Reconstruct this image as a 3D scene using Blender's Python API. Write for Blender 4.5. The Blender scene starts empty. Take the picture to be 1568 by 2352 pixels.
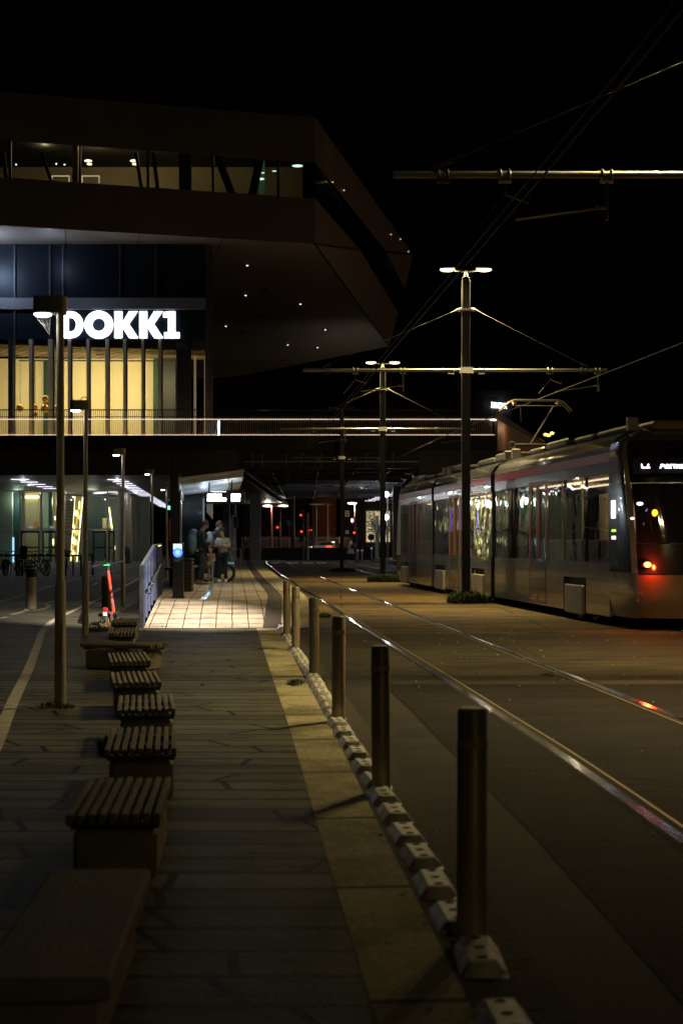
import bpy, math, random
from mathutils import Vector, Matrix
random.seed(7)
R = math.radians
SC = bpy.context.scene
COL = SC.collection
F = 3267.0; H = 1.47            # focal length in units of a 1568 x 2352 frame, eye height in metres
# ------------------------------------------------------------ camera
cd = bpy.data.cameras.new('camera'); cam = bpy.data.objects.new('camera', cd); COL.objects.link(cam)
cam.location = (0, 0, H); cam.rotation_euler = (R(90), 0, 0)
cd.sensor_fit = 'VERTICAL'; cd.sensor_height = 36; cd.sensor_width = 24; cd.lens = F / 2352 * 36
cd.shift_y = 67 / 2352; cd.clip_start = 0.1; cd.clip_end = 3000
cd.dof.use_dof = True; cd.dof.focus_distance = 22; cd.dof.aperture_fstop = 3.2
SC.camera = cam
# ------------------------------------------------------------ night sky
w = bpy.data.worlds.new('World'); SC.world = w; w.use_nodes = True
wn = w.node_tree; bg = wn.nodes['Background']
sky = wn.nodes.new('ShaderNodeTexSky'); sky.sky_type = 'NISHITA'; sky.sun_disc = False
sky.sun_elevation = R(-9); sky.sun_rotation = R(120)
mx = wn.nodes.new('ShaderNodeMixRGB'); mx.blend_type = 'ADD'; mx.inputs[0].default_value = 1
mx.inputs[2].default_value = (0.0075, 0.0062, 0.0056, 1)
wn.links.new(sky.outputs[0], mx.inputs[1]); wn.links.new(mx.outputs[0], bg.inputs[0])
bg.inputs[1].default_value = 0.05
SC.view_settings.view_transform = 'Standard'; SC.view_settings.look = 'None'
SC.view_settings.exposure = 0; SC.view_settings.gamma = 1
SC.render.engine = 'CYCLES'
SC.cycles.use_denoising = True
SC.cycles.max_bounces = 6; SC.cycles.diffuse_bounces = 2; SC.cycles.glossy_bounces = 3
SC.cycles.transmission_bounces = 4; SC.cycles.transparent_max_bounces = 12
SC.cycles.sample_clamp_indirect = 3; SC.cycles.caustics_reflective = False; SC.cycles.caustics_refractive = False
SC.cycles.use_light_tree = True

def gx(px, d): return (px - 784) / F * d
def gz(py, d): return H + (1243 - py) / F * d
def gd(py, z=0): return (H - z) * F / (py - 1243)
def at(px, py, d): return Vector((gx(px, d), d, gz(py, d)))
def lerp(pts, d):
    if d <= pts[0][0]: return pts[0][1]
    for (a, x), (b, y) in zip(pts, pts[1:]):
        if d <= b: return x + (y - x) * (d - a) / (b - a)
    return pts[-1][1]

# ------------------------------------------------------------ materials
MATS = {}
def mat(name, col, rough=0.6, metal=0.0, emit=None, es=0, noise=0, nscale=3, bump=0, bscale=30, stretch=None, alpha=None, spec=0.5, coat=0):
    if name in MATS: return MATS[name]
    m = bpy.data.materials.new(name); m.use_nodes = True; n = m.node_tree.nodes; l = m.node_tree.links
    p = n['Principled BSDF']; p.inputs['Base Color'].default_value = (*col, 1)
    p.inputs['Roughness'].default_value = rough; p.inputs['Metallic'].default_value = metal
    p.inputs['Specular IOR Level'].default_value = spec; p.inputs['Coat Weight'].default_value = coat
    if emit: p.inputs['Emission Color'].default_value = (*emit, 1); p.inputs['Emission Strength'].default_value = es
    if noise or bump:
        tc = n.new('ShaderNodeTexCoord'); mp = n.new('ShaderNodeMapping')
        l.new(tc.outputs['Object'], mp.inputs[0])
        if stretch: mp.inputs['Scale'].default_value = stretch
    if noise:
        t = n.new('ShaderNodeTexNoise'); t.inputs['Scale'].default_value = nscale; t.inputs['Detail'].default_value = 6
        l.new(mp.outputs[0], t.inputs[0])
        r = n.new('ShaderNodeMapRange'); r.inputs[1].default_value = .25; r.inputs[2].default_value = .75
        r.inputs[3].default_value = 1 - noise; r.inputs[4].default_value = 1 + noise
        l.new(t.outputs['Fac'], r.inputs[0])
        h = n.new('ShaderNodeHueSaturation'); h.inputs['Color'].default_value = (*col, 1)
        l.new(r.outputs[0], h.inputs['Value']); l.new(h.outputs[0], p.inputs['Base Color'])
        rr = n.new('ShaderNodeMapRange'); rr.inputs[3].default_value = rough * .75; rr.inputs[4].default_value = min(1, rough * 1.25)
        l.new(t.outputs['Fac'], rr.inputs[0]); l.new(rr.outputs[0], p.inputs['Roughness'])
    if bump:
        t = n.new('ShaderNodeTexNoise'); t.inputs['Scale'].default_value = bscale; t.inputs['Detail'].default_value = 5
        l.new(mp.outputs[0], t.inputs[0]); b = n.new('ShaderNodeBump'); b.inputs['Strength'].default_value = bump; b.inputs['Distance'].default_value = .02
        l.new(t.outputs['Fac'], b.inputs['Height']); l.new(b.outputs[0], p.inputs['Normal'])
    MATS[name] = m; return m

def glow(name, col, s):
    if name in MATS: return MATS[name]
    m = bpy.data.materials.new(name); m.use_nodes = True; n = m.node_tree.nodes; n.clear()
    e = n.new('ShaderNodeEmission'); e.inputs[0].default_value = (*col, 1); e.inputs[1].default_value = s
    o = n.new('ShaderNodeOutputMaterial'); m.node_tree.links.new(e.outputs[0], o.inputs[0]); MATS[name] = m; return m

def glassm(name, tint=(.8, .85, .85), refl=.12, rough=.02, wav=0):
    if name in MATS: return MATS[name]
    m = bpy.data.materials.new(name); m.use_nodes = True; n = m.node_tree.nodes; l = m.node_tree.links; n.clear()
    o = n.new('ShaderNodeOutputMaterial'); x = n.new('ShaderNodeMixShader')
    t = n.new('ShaderNodeBsdfTransparent'); t.inputs[0].default_value = (*tint, 1)
    g = n.new('ShaderNodeBsdfGlossy'); g.inputs['Roughness'].default_value = rough
    lw = n.new('ShaderNodeLayerWeight'); lw.inputs[0].default_value = .35
    mr = n.new('ShaderNodeMapRange'); mr.inputs[3].default_value = refl; mr.inputs[4].default_value = .68
    l.new(lw.outputs['Fresnel'], mr.inputs[0]); l.new(mr.outputs[0], x.inputs[0])
    l.new(t.outputs[0], x.inputs[1]); l.new(g.outputs[0], x.inputs[2]); l.new(x.outputs[0], o.inputs[0])
    if wav:
        tc = n.new('ShaderNodeTexCoord'); no = n.new('ShaderNodeTexNoise'); no.inputs['Scale'].default_value = 1.3; no.inputs['Detail'].default_value = 2
        b = n.new('ShaderNodeBump'); b.inputs['Strength'].default_value = wav; b.inputs['Distance'].default_value = .05
        l.new(tc.outputs['Object'], no.inputs[0]); l.new(no.outputs['Fac'], b.inputs['Height']); l.new(b.outputs[0], g.inputs['Normal'])
    MATS[name] = m; return m

def paving(name, c1, c2, mortar, bw, rh, ms, off=.5, stain=.35, rough=.75, msm=.1, stretch=(1, 1, 1), bumpd=.01, rot=0, blot=0, spec=.12, rand=0):
    m = bpy.data.materials.new(name); m.use_nodes = True; n = m.node_tree.nodes; l = m.node_tree.links
    p = n['Principled BSDF']
    tc = n.new('ShaderNodeTexCoord'); mp = n.new('ShaderNodeMapping'); l.new(tc.outputs['Object'], mp.inputs[0])
    mp.inputs['Rotation'].default_value = (0, 0, rot); p.inputs['Specular IOR Level'].default_value = spec
    b = n.new('ShaderNodeTexBrick'); b.offset = off; b.inputs['Scale'].default_value = 1
    b.inputs['Color1'].default_value = (*c1, 1); b.inputs['Color2'].default_value = (*c2, 1); b.inputs['Mortar'].default_value = (*mortar, 1)
    b.inputs['Brick Width'].default_value = bw; b.inputs['Row Height'].default_value = rh
    b.inputs['Mortar Size'].default_value = ms; b.inputs['Mortar Smooth'].default_value = msm
    # wobble the joints a little, so that rows are not ruler-straight
    nz = n.new('ShaderNodeTexNoise'); nz.inputs['Scale'].default_value = .8; l.new(mp.outputs[0], nz.inputs[0])
    ad = n.new('ShaderNodeVectorMath'); ad.operation = 'MULTIPLY_ADD'; ad.inputs[1].default_value = (.03, .03, 0)
    l.new(nz.outputs['Color'], ad.inputs[0]); l.new(mp.outputs[0], ad.inputs[2]); src = ad.outputs[0]
    if rand:   # every row of slabs starts at its own random place, and its end joints run aslant
        def M(op, a, c=None, d=None):
            q = n.new('ShaderNodeMath'); q.operation = op
            for i, v in enumerate((a, c, d)):
                if v is None: continue
                if isinstance(v, (int, float)): q.inputs[i].default_value = v
                else: l.new(v, q.inputs[i])
            return q.outputs[0]
        sx = n.new('ShaderNodeSeparateXYZ'); l.new(src, sx.inputs[0]); cx = n.new('ShaderNodeCombineXYZ')
        row = M('FLOOR', M('DIVIDE', sx.outputs[1], rh)); h_ = M('FRACT', M('MULTIPLY', M('SINE', M('MULTIPLY', row, 12.9898)), 437.58))
        l.new(M('ADD', M('ADD', sx.outputs[0], M('MULTIPLY', h_, bw * 3)), M('MULTIPLY', sx.outputs[1], M('SUBTRACT', M('MULTIPLY', h_, 1.6), .8))), cx.inputs[0]); l.new(sx.outputs[1], cx.inputs[1]); src = cx.outputs[0]
    l.new(src, b.inputs[0])
    mp2 = n.new('ShaderNodeMapping'); mp2.inputs['Scale'].default_value = stretch; l.new(tc.outputs['Object'], mp2.inputs[0])
    s = n.new('ShaderNodeTexNoise'); s.inputs['Scale'].default_value = 1.6; s.inputs['Detail'].default_value = 8; s.inputs['Roughness'].default_value = .65
    l.new(mp2.outputs[0], s.inputs[0])
    r = n.new('ShaderNodeMapRange'); r.inputs[1].default_value = .36; r.inputs[2].default_value = .56; r.inputs[3].default_value = 1 - stain; r.inputs[4].default_value = 1.15
    l.new(s.outputs['Fac'], r.inputs[0])
    f = n.new('ShaderNodeTexNoise'); f.inputs['Scale'].default_value = 45; f.inputs['Detail'].default_value = 4; l.new(tc.outputs['Object'], f.inputs[0])
    r2 = n.new('ShaderNodeMapRange'); r2.inputs[1].default_value = .3; r2.inputs[2].default_value = .7; r2.inputs[3].default_value = .75; r2.inputs[4].default_value = 1.25
    l.new(f.outputs['Fac'], r2.inputs[0])
    mu = n.new('ShaderNodeMath'); mu.operation = 'MULTIPLY'; l.new(r.outputs[0], mu.inputs[0]); l.new(r2.outputs[0], mu.inputs[1])
    if blot:
        mp3 = n.new('ShaderNodeMapping'); mp3.inputs['Scale'].default_value = (1.1, 7, 1); l.new(tc.outputs['Object'], mp3.inputs[0])
        bn = n.new('ShaderNodeTexNoise'); bn.inputs['Scale'].default_value = 1.5; bn.inputs['Detail'].default_value = 5; bn.inputs['Roughness'].default_value = .6; l.new(mp3.outputs[0], bn.inputs[0])
        br = n.new('ShaderNodeMapRange'); br.inputs[1].default_value = .56; br.inputs[2].default_value = .66; br.inputs[3].default_value = 1; br.inputs[4].default_value = 1 - blot; l.new(bn.outputs['Fac'], br.inputs[0])
        m3 = n.new('ShaderNodeMath'); m3.operation = 'MULTIPLY'; l.new(mu.outputs[0], m3.inputs[0]); l.new(br.outputs[0], m3.inputs[1]); mu = m3
    h = n.new('ShaderNodeHueSaturation'); l.new(b.outputs['Color'], h.inputs['Color']); l.new(mu.outputs[0], h.inputs['Value'])
    l.new(h.outputs[0], p.inputs['Base Color']); p.inputs['Roughness'].default_value = rough
    bp = n.new('ShaderNodeBump'); bp.inputs['Strength'].default_value = .6; bp.inputs['Distance'].default_value = bumpd
    iv = n.new('ShaderNodeMath'); iv.operation = 'SUBTRACT'; l.new(f.outputs['Fac'], iv.inputs[0]); l.new(b.outputs['Fac'], iv.inputs[1])
    l.new(iv.outputs[0], bp.inputs['Height']); l.new(bp.outputs[0], p.inputs['Normal'])
    MATS[name] = m; return m

def perforated(name, col, hole, sx, sz, rough=.45, metal=.3, diag=False):
    """sheet metal with a regular pattern of small holes, in metres"""
    m = bpy.data.materials.new(name); m.use_nodes = True; n = m.node_tree.nodes; l = m.node_tree.links; p = n['Principled BSDF']
    tc = n.new('ShaderNodeTexCoord'); sp = n.new('ShaderNodeSeparateXYZ'); l.new(tc.outputs['Object'], sp.inputs[0])
    def M(op, a, b=None):
        q = n.new('ShaderNodeMath'); q.operation = op
        for i, v in enumerate((a, b)):
            if v is None: continue
            if isinstance(v, (int, float)): q.inputs[i].default_value = v
            else: l.new(v, q.inputs[i])
        return q.outputs[0]
    a = M('ADD', sp.outputs[0], M('MULTIPLY', sp.outputs[1], .6)); c = sp.outputs[2]
    if diag: a, c = M('ADD', a, M('MULTIPLY', c, 1.2)), M('SUBTRACT', c, M('MULTIPLY', a, .35))
    u = M('SINE', M('MULTIPLY', a, 2 * math.pi / sx)); v = M('SINE', M('MULTIPLY', c, 2 * math.pi / sz))
    k = M('MULTIPLY', u, v) if not diag else M('MAXIMUM', u, v)
    g = M('GREATER_THAN', M('ADD', M('MULTIPLY', u, .5), M('MULTIPLY', v, .5)), .15)
    mxn = n.new('ShaderNodeMixRGB'); mxn.inputs[1].default_value = (*col, 1); mxn.inputs[2].default_value = (*hole, 1)
    l.new(g, mxn.inputs[0])
    nz = n.new('ShaderNodeTexNoise'); nz.inputs['Scale'].default_value = .35; l.new(tc.outputs['Object'], nz.inputs[0])
    hs = n.new('ShaderNodeHueSaturation'); mr = n.new('ShaderNodeMapRange'); mr.inputs[3].default_value = .7; mr.inputs[4].default_value = 1.3
    l.new(nz.outputs['Fac'], mr.inputs[0]); l.new(mr.outputs[0], hs.inputs['Value']); l.new(mxn.outputs[0], hs.inputs['Color'])
    l.new(hs.outputs[0], p.inputs['Base Color']); p.inputs['Roughness'].default_value = rough; p.inputs['Metallic'].default_value = metal
    MATS[name] = m; return m

# ------------------------------------------------------------ mesh builder
class MB:
    def __init__(s): s.v = []; s.f = []; s.fm = []; s.ch = []; s.cur = 0
    def add(s, vs, fs):
        b = len(s.v); s.v += [Vector(p) for p in vs]
        for q in fs: s.f.append(tuple(i + b for i in q)); s.fm.append(s.cur)
        s.ch.append((len(s.v), len(s.f)))
        return s
    def box(s, x0, x1, y0, y1, z0, z1, M=None):
        p = [(x, y, z) for z in (z0, z1) for y in (y0, y1) for x in (x0, x1)]
        if M is not None: p = [M @ Vector(q) for q in p]
        return s.add(p, [(0, 2, 3, 1), (4, 5, 7, 6), (0, 1, 5, 4), (2, 6, 7, 3), (0, 4, 6, 2), (1, 3, 7, 5)])
    def bbox(s, x0, x1, y0, y1, z0, z1, c=.01, M=None):
        """box with its long edges and corners chamfered"""
        X, Y = (x0, x1), (y0, y1)
        ring = lambda i, z: [(x0 + i + c, y0 + i, z), (x1 - i - c, y0 + i, z), (x1 - i, y0 + i + c, z), (x1 - i, y1 - i - c, z), (x1 - i - c, y1 - i, z), (x0 + i + c, y1 - i, z), (x0 + i, y1 - i - c, z), (x0 + i, y0 + i + c, z)]
        rs = [ring(c, z0), ring(0, z0 + c), ring(0, z1 - c), ring(c, z1)]
        p = [q for r in rs for q in r]
        if M is not None: p = [M @ Vector(q) for q in p]
        fs = [tuple(range(7, -1, -1)), tuple(range(24, 32))]
        for k in range(3):
            for i in range(8): j = (i + 1) % 8; fs.append((k * 8 + i, k * 8 + j, k * 8 + 8 + j, k * 8 + 8 + i))
        return s.add(p, fs)
    def tube(s, pts, r, n=8, cap=True, flat=None):
        pts = [Vector(p) for p in pts]; k = len(pts)
        rs = r if isinstance(r, (list, tuple)) else [r] * k
        vs = []; up0 = None
        for i, p in enumerate(pts):
            t = (pts[min(i + 1, k - 1)] - pts[max(i - 1, 0)]).normalized()
            ref = up0 if up0 is not None else (Vector((0, 0, 1)) if abs(t.z) < .9 else Vector((1, 0, 0)))
            a = t.cross(ref)
            if a.length < 1e-6: a = t.cross(Vector((0, 1, 0)))
            a.normalize(); b = a.cross(t).normalized(); up0 = b
            for j in range(n):
                q = 2 * math.pi * (j + .5 * (n == 4)) / n; vs.append(p + (a * math.cos(q) + b * math.sin(q) * (flat or 1)) * rs[i])
        fs = []
        for i in range(k - 1):
            for j in range(n): m = (j + 1) % n; fs.append((i * n + j, i * n + m, i * n + n + m, i * n + n + j))
        if cap: fs += [tuple(range(n - 1, -1, -1)), tuple(range((k - 1) * n, k * n))]
        return s.add(vs, fs)
    def lathe(s, c, prof, n=20, M=None):
        vs = []; fs = []; c = Vector(c)
        for (r, z) in prof:
            for j in range(n):
                q = 2 * math.pi * j / n; p = Vector((math.cos(q) * r, math.sin(q) * r, z))
                vs.append(c + (M @ p if M is not None else p))
        for i in range(len(prof) - 1):
            for j in range(n): m = (j + 1) % n; fs.append((i * n + j, i * n + m, i * n + n + m, i * n + n + j))
        fs += [tuple(range(n - 1, -1, -1)), tuple(range((len(prof) - 1) * n, len(prof) * n))]
        return s.add(vs, fs)
    def ell(s, c, rx, ry, rz, n=14, M=None, fn=None):
        vs = []; fs = []; h = n // 2 + 1; c = Vector(c)
        for i in range(h + 1):
            a = math.pi * i / h
            for j in range(n):
                b = 2 * math.pi * j / n
                p = Vector((math.sin(a) * math.cos(b) * rx, math.sin(a) * math.sin(b) * ry, math.cos(a) * rz))
                if fn: p = fn(p)
                vs.append(c + (M @ p if M is not None else p))
        for i in range(h):
            for j in range(n): m = (j + 1) % n; fs.append((i * n + j, (i + 1) * n + j, (i + 1) * n + m, i * n + m))
        return s.add(vs, fs)
    def torus(s, c, R_, r, axis='x', n=28, m=8, M=None):
        vs = []; fs = []; c = Vector(c)
        for i in range(n):
            a = 2 * math.pi * i / n
            for j in range(m):
                b = 2 * math.pi * j / m; q = R_ + r * math.cos(b)
                p = Vector((r * math.sin(b), q * math.cos(a), q * math.sin(a))) if axis == 'x' else (Vector((q * math.cos(a), r * math.sin(b), q * math.sin(a))) if axis == 'y' else Vector((q * math.cos(a), q * math.sin(a), r * math.sin(b))))
                vs.append(c + (M @ p if M is not None else p))
        for i in range(n):
            for j in range(m): fs.append((i * m + j, ((i + 1) % n) * m + j, ((i + 1) % n) * m + (j + 1) % m, i * m + (j + 1) % m))
        return s.add(vs, fs)
    def quad(s, *p): return s.add(p, [tuple(range(len(p)))])
    def slab(s, pts, t):
        """polygon thickened along vector t"""
        n = len(pts); t = Vector(t); a = [Vector(p) for p in pts]
        return s.add(a + [p + t for p in a], [tuple(range(n)), tuple(range(2 * n - 1, n - 1, -1))] + [(i, i + n, (i + 1) % n + n, (i + 1) % n) for i in range(n)])
    def ribbon(s, pts, w, z=None):
        """flat strip on the ground along pts (x, y[, z])"""
        P = [Vector((p[0], p[1], z if z is not None else p[2])) for p in pts]; vs = []
        for i, p in enumerate(P):
            t = P[min(i + 1, len(P) - 1)] - P[max(i - 1, 0)]; nn = Vector((t.y, -t.x, 0)).normalized() * w / 2
            vs += [p - nn, p + nn]
        return s.add(vs, [(2 * i, 2 * i + 1, 2 * i + 3, 2 * i + 2) for i in range(len(P) - 1)])
    def build(s, name, m, parent=None, smooth=False, bevel=0):
        me = bpy.data.meshes.new(name); off = parent_loc(parent)
        me.from_pydata([v - off for v in s.v], [], s.f)
        for q in (m if isinstance(m, (list, tuple)) else [m]): me.materials.append(q)
        for i, p in enumerate(me.polygons):
            p.material_index = s.fm[i]; p.use_smooth = bool(smooth)
        me.update()
        o = bpy.data.objects.new(name, me); COL.objects.link(o)
        if parent is not None: o.parent = parent
        if smooth and smooth != 'all':
            try: me.set_sharp_from_angle(angle=R(40))
            except Exception: pass
        return o

def build_each(mb, name, m, parent, per=1):
    """links every shape added to mb as an object of its own"""
    vi = fi = 0
    for k in range(0, len(mb.ch), per):
        ve, fe = mb.ch[min(k + per, len(mb.ch)) - 1]; q = MB(); q.v = mb.v[vi:ve]; q.f = [tuple(i - vi for i in f) for f in mb.f[fi:fe]]; q.fm = mb.fm[fi:fe]
        q.build(name, m, parent); vi, fi = ve, fe
def parent_loc(p):
    v = Vector((0, 0, 0))
    while p is not None: v = v + p.location; p = p.parent
    return v
def tag(o, label=None, cat=None, group=None, kind=None):
    if label: o['label'] = label
    if cat: o['category'] = cat
    if group: o['group'] = group
    if kind: o['kind'] = kind
    return o
def empty(name, loc, label, cat, group=None):
    o = bpy.data.objects.new(name, None); COL.objects.link(o); o.location = loc; o.empty_display_size = .2
    return tag(o, label, cat, group)
def dup(o, loc=None, rz=None, label=None, parent=None, scale=None):
    c = o.copy(); COL.objects.link(c)
    if parent is not None: c.parent = parent
    if loc is not None: c.location = loc
    if rz is not None: c.rotation_euler[2] = rz
    if scale: c.scale = scale
    if label: c['label'] = label
    for ch in list(o.children):
        if ch.name != c.name: dup(ch, parent=c)
    return c
def struct(o): o['kind'] = 'structure'; return o
def lamp(name, kind, loc, energy, col, parent=None, target=None, **kw):
    ld = bpy.data.lights.new(name, kind); ld.energy = energy; ld.color = col
    for k, v in kw.items(): setattr(ld, k, v)
    o = bpy.data.objects.new(name, ld); COL.objects.link(o); off = parent_loc(parent)
    o.location = Vector(loc) - off
    if parent is not None: o.parent = parent
    if target is not None: o.rotation_euler = (Vector(target) - Vector(loc)).to_track_quat('-Z', 'Y').to_euler()
    return o
def textmesh(txt, size, mb, origin, ux, uz, thick=.0, bold=0, align='LEFT'):
    """adds the letters of txt to mb, standing on the line ux, upwards uz, from origin"""
    cu = bpy.data.curves.new('t', 'FONT'); cu.body = txt; cu.size = size; cu.offset = bold; cu.align_x = align; cu.resolution_u = 3
    ob = bpy.data.objects.new('t', cu); COL.objects.link(ob); dg = bpy.context.evaluated_depsgraph_get(); dg.update()
    me = bpy.data.meshes.new_from_object(ob.evaluated_get(dg)); ux = Vector(ux); uz = Vector(uz); o = Vector(origin)
    mb.add([o + ux * v.co.x + uz * v.co.y for v in me.vertices], [tuple(p.vertices) for p in me.polygons])
    bpy.data.objects.remove(ob); bpy.data.meshes.remove(me); bpy.data.curves.remove(cu)

# shared materials
STEEL = mat('galvanised_steel', (.36, .36, .34), .42, .75, noise=.2, nscale=9, bump=.1, bscale=60)
DARKMET = mat('dark_painted_steel', (.035, .037, .04), .45, .5, noise=.25, nscale=6)
GREYPOST = mat('grey_powder_coat', (.46, .42, .34), .4, .15, noise=.25, nscale=5, stretch=(1, 1, .3))
CONC = mat('cast_concrete', (.30, .27, .22), .85, 0, noise=.3, nscale=5, bump=.5, bscale=50)
CONC2 = mat('pale_concrete', (.42, .40, .36), .85, 0, noise=.25, nscale=3, bump=.3, bscale=40)
WOOD = mat('weathered_wood', (.22, .20, .14), .75, 0, noise=.6, nscale=17, stretch=(1, .10, 1), bump=.6, bscale=60)
RUBBER = mat('black_rubber', (.02, .02, .02), .8)
CHROME = mat('bright_metal', (.6, .6, .6), .25, 1.0)
BLACK = mat('black_plastic', (.015, .015, .017), .5)
WHITEL = glow('white_light', (.92, .95, 1), 14)
WARML = glow('warm_light', (1, .74, .33), 5.5)
COOLSTRIP = glow('cool_strip', (.86, .84, 1), 3)
WARMSTRIP = glow('warm_strip', (1, .74, .55), 1.3)
REDL = glow('red_light', (1, .03, .01), 5)
WARM = (1, .77, .33); WHITE = (1, .92, .82)
# ============================================================ GROUND
NEAR = [(-8, 3.1), (7, 2.38), (12.6, 2.0), (20.4, 1.38), (27.3, .83), (35.7, .2), (45, -.6), (52, -1.1), (65, -2.15), (80, -3.2), (94, -4.2), (104, -4.7)]
def near_c(d): return lerp(NEAR, d)
def smooth_path(pts, n=6):
    P = [Vector((a, b, 0)) for a, b in pts]; out = []
    for i in range(len(P) - 1):
        p0 = P[max(i - 1, 0)]; p1 = P[i]; p2 = P[i + 1]; p3 = P[min(i + 2, len(P) - 1)]
        for k in range(n):
            t = k / n
            out.append(.5 * ((2 * p1) + (p2 - p0) * t + (2 * p0 - 5 * p1 + 4 * p2 - p3) * t * t + (3 * p1 - p0 - 3 * p2 + p3) * t ** 3))
    out.append(P[-1]); return out
def offset(path, o):
    r = []
    for i, p in enumerate(path):
        t = (path[min(i + 1, len(path) - 1)] - path[max(i - 1, 0)]).normalized(); r.append(p + Vector((t.y, -t.x, 0)) * o)
    return r
near_path = smooth_path([(x, d) for d, x in NEAR] + [(-4.6, 112), (-3.2, 121), (0, 129), (6, 134), (20, 138), (60, 142)])
far_path = smooth_path([(12.8, -30), (8.95, 0), (7.4, 13.2), (6.07, 24.4), (4.75, 35.6), (3.45, 46.8), (2.5, 58), (1.5, 72), (.5, 86), (-.3, 98), (-.4, 108), (.6, 118), (3.5, 125), (9, 129.5), (20, 133), (60, 138)])
PAVE = paving('granite_paving', (.150, .143, .092), (.108, .103, .066), (.004, .0035, .0025), 1.5, .30, .021, .0, rand=1, blot=.7, stain=.6, msm=.0, rough=.6, stretch=(.35, 1.6, 1))
ASPH = paving('asphalt', (.040, .036, .030), (.036, .032, .027), (.036, .032, .027), 40, 6, .01, .3, stain=.4, rough=.7, bumpd=.004)
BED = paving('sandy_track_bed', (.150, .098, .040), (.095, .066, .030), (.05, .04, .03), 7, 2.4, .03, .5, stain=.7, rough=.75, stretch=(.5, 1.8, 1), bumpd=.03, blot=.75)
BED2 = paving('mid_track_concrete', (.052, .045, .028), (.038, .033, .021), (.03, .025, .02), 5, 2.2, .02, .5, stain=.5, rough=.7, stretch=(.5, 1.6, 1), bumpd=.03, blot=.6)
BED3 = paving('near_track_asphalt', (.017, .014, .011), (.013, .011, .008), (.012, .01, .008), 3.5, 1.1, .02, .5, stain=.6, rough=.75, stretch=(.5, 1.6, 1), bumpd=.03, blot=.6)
FARPAVE = paving('forecourt_slabs', (.24, .23, .21), (.21, .20, .19), (.08, .08, .075), 1.2, .6, .01, stain=.3, rough=.7)
SLAB = paving('platform_slabs', (.46, .385, .28), (.37, .31, .23), (.09, .075, .05), .28, .72, .010, .0, stain=.3, rough=.7, rot=-.076)
LIGHTST = paving('light_stone', (.46, .41, .26), (.38, .34, .215), (.07, .06, .04), 50, 1.5, .02, .0, stain=.5, rough=.8, rot=-.079)
Lft = lambda pts, d: lerp(pts, d)
# one base sheet to the horizon
g = MB(); g.quad((-300, -60, 0), (300, -60, 0), (300, 600, 0), (-300, 600, 0)); struct(g.build('ground', ASPH))
# granite pavement on the left, up to the light kerb line
KL = [(-10, 1.25), (4.33, .106), (7.365, -.127), (11.03, -.398), (15.5, -.76), (24.5, -1.477)]
def kerb_l(d): return lerp(KL, d)
ds = [-10, 2, 4.33, 7.365, 11.03, 15.5, 20, 24.0]
m = MB(); m.add([(-60, d, .004) for d in ds] + [(kerb_l(d), d, .004) for d in ds] + [(-60, 66, .004), (-4.2, 24.0, .004), (-7, 66, .004)],
    [(i, i + 8, i + 9, i + 1) for i in range(7)] + [(7, 17, 18, 16)])
struct(m.build('pavement', PAVE))
m = MB(); m.add([(kerb_l(d), d, .008) for d in ds] + [(kerb_l(d) + .30 + .0025 * d, d, .008) for d in ds], [(i, i + 8, i + 9, i + 1) for i in range(7)])
struct(m.build('kerb_stones', LIGHTST))
SOIL = mat('kerb_joint_soil', (.045, .036, .022), .95, noise=.5, nscale=9, bump=.8, bscale=30)
m = MB(); m.add([(kerb_l(d) + .30 + .0025 * d, d, .006) for d in ds] + [(kerb_l(d) + .62 + .001 * d, d, .006) for d in ds], [(i, i + 8, i + 9, i + 1) for i in range(7)])
struct(m.build('gutter', SOIL))
# paler forecourt under and beyond the raised walkway
m = MB(); m.add([(-70, 55, .008), (-7.2, 55, .008), (-9.6, 90, .008), (-11, 150, .008), (-70, 150, .008)], [(0, 1, 2, 3, 4)])
struct(m.build('forecourt', FARPAVE))
m = MB(); m.add([(-70, 34.5, .008), (-5.6, 34.5, .008), (-6.8, 52, .008), (-70, 52, .008)], [(0, 1, 2, 3)])
struct(m.build('cycle_path', ASPH))
# track bed
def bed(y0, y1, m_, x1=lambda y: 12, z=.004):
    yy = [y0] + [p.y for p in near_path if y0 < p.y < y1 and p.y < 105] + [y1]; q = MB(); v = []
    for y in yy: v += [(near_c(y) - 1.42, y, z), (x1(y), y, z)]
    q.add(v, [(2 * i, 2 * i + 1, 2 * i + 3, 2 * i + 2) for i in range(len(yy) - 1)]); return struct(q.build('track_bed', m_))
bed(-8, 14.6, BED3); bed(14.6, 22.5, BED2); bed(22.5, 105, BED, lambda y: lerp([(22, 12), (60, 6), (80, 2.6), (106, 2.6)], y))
RAILM = mat('polished_rail_steel', (.70, .73, .84), .14, 1.0, noise=.15, nscale=30, stretch=(1, .05, 1), bump=.15, bscale=4)
GROOVE = mat('rail_groove', (.012, .01, .008), .9)
RAILEDGE = mat('rusty_rail_lip', (.20, .15, .09), .5, .7)
for pth, lab in ((near_path, 'near'), (far_path, 'far')):
    for s in (-1, 1):
        hd = offset(pth, s * .7175); gr = offset(pth, s * .7175 - s * .058); lip = offset(pth, s * .7175 - s * .098)
        m = MB(); m.cur = 0; m.ribbon([(p.x, p.y, .012) for p in hd], .070)
        m.cur = 1; m.ribbon([(p.x, p.y, .008) for p in gr], .055); m.cur = 2; m.ribbon([(p.x, p.y, .011) for p in lip], .022)
        m.cur = 1; m.ribbon([(p.x, p.y, .0075) for p in offset(pth, s * .7175 + s * .045)], .03)
        struct(m.build('tram_rail', [RAILM, GROOVE, RAILEDGE]))
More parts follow.
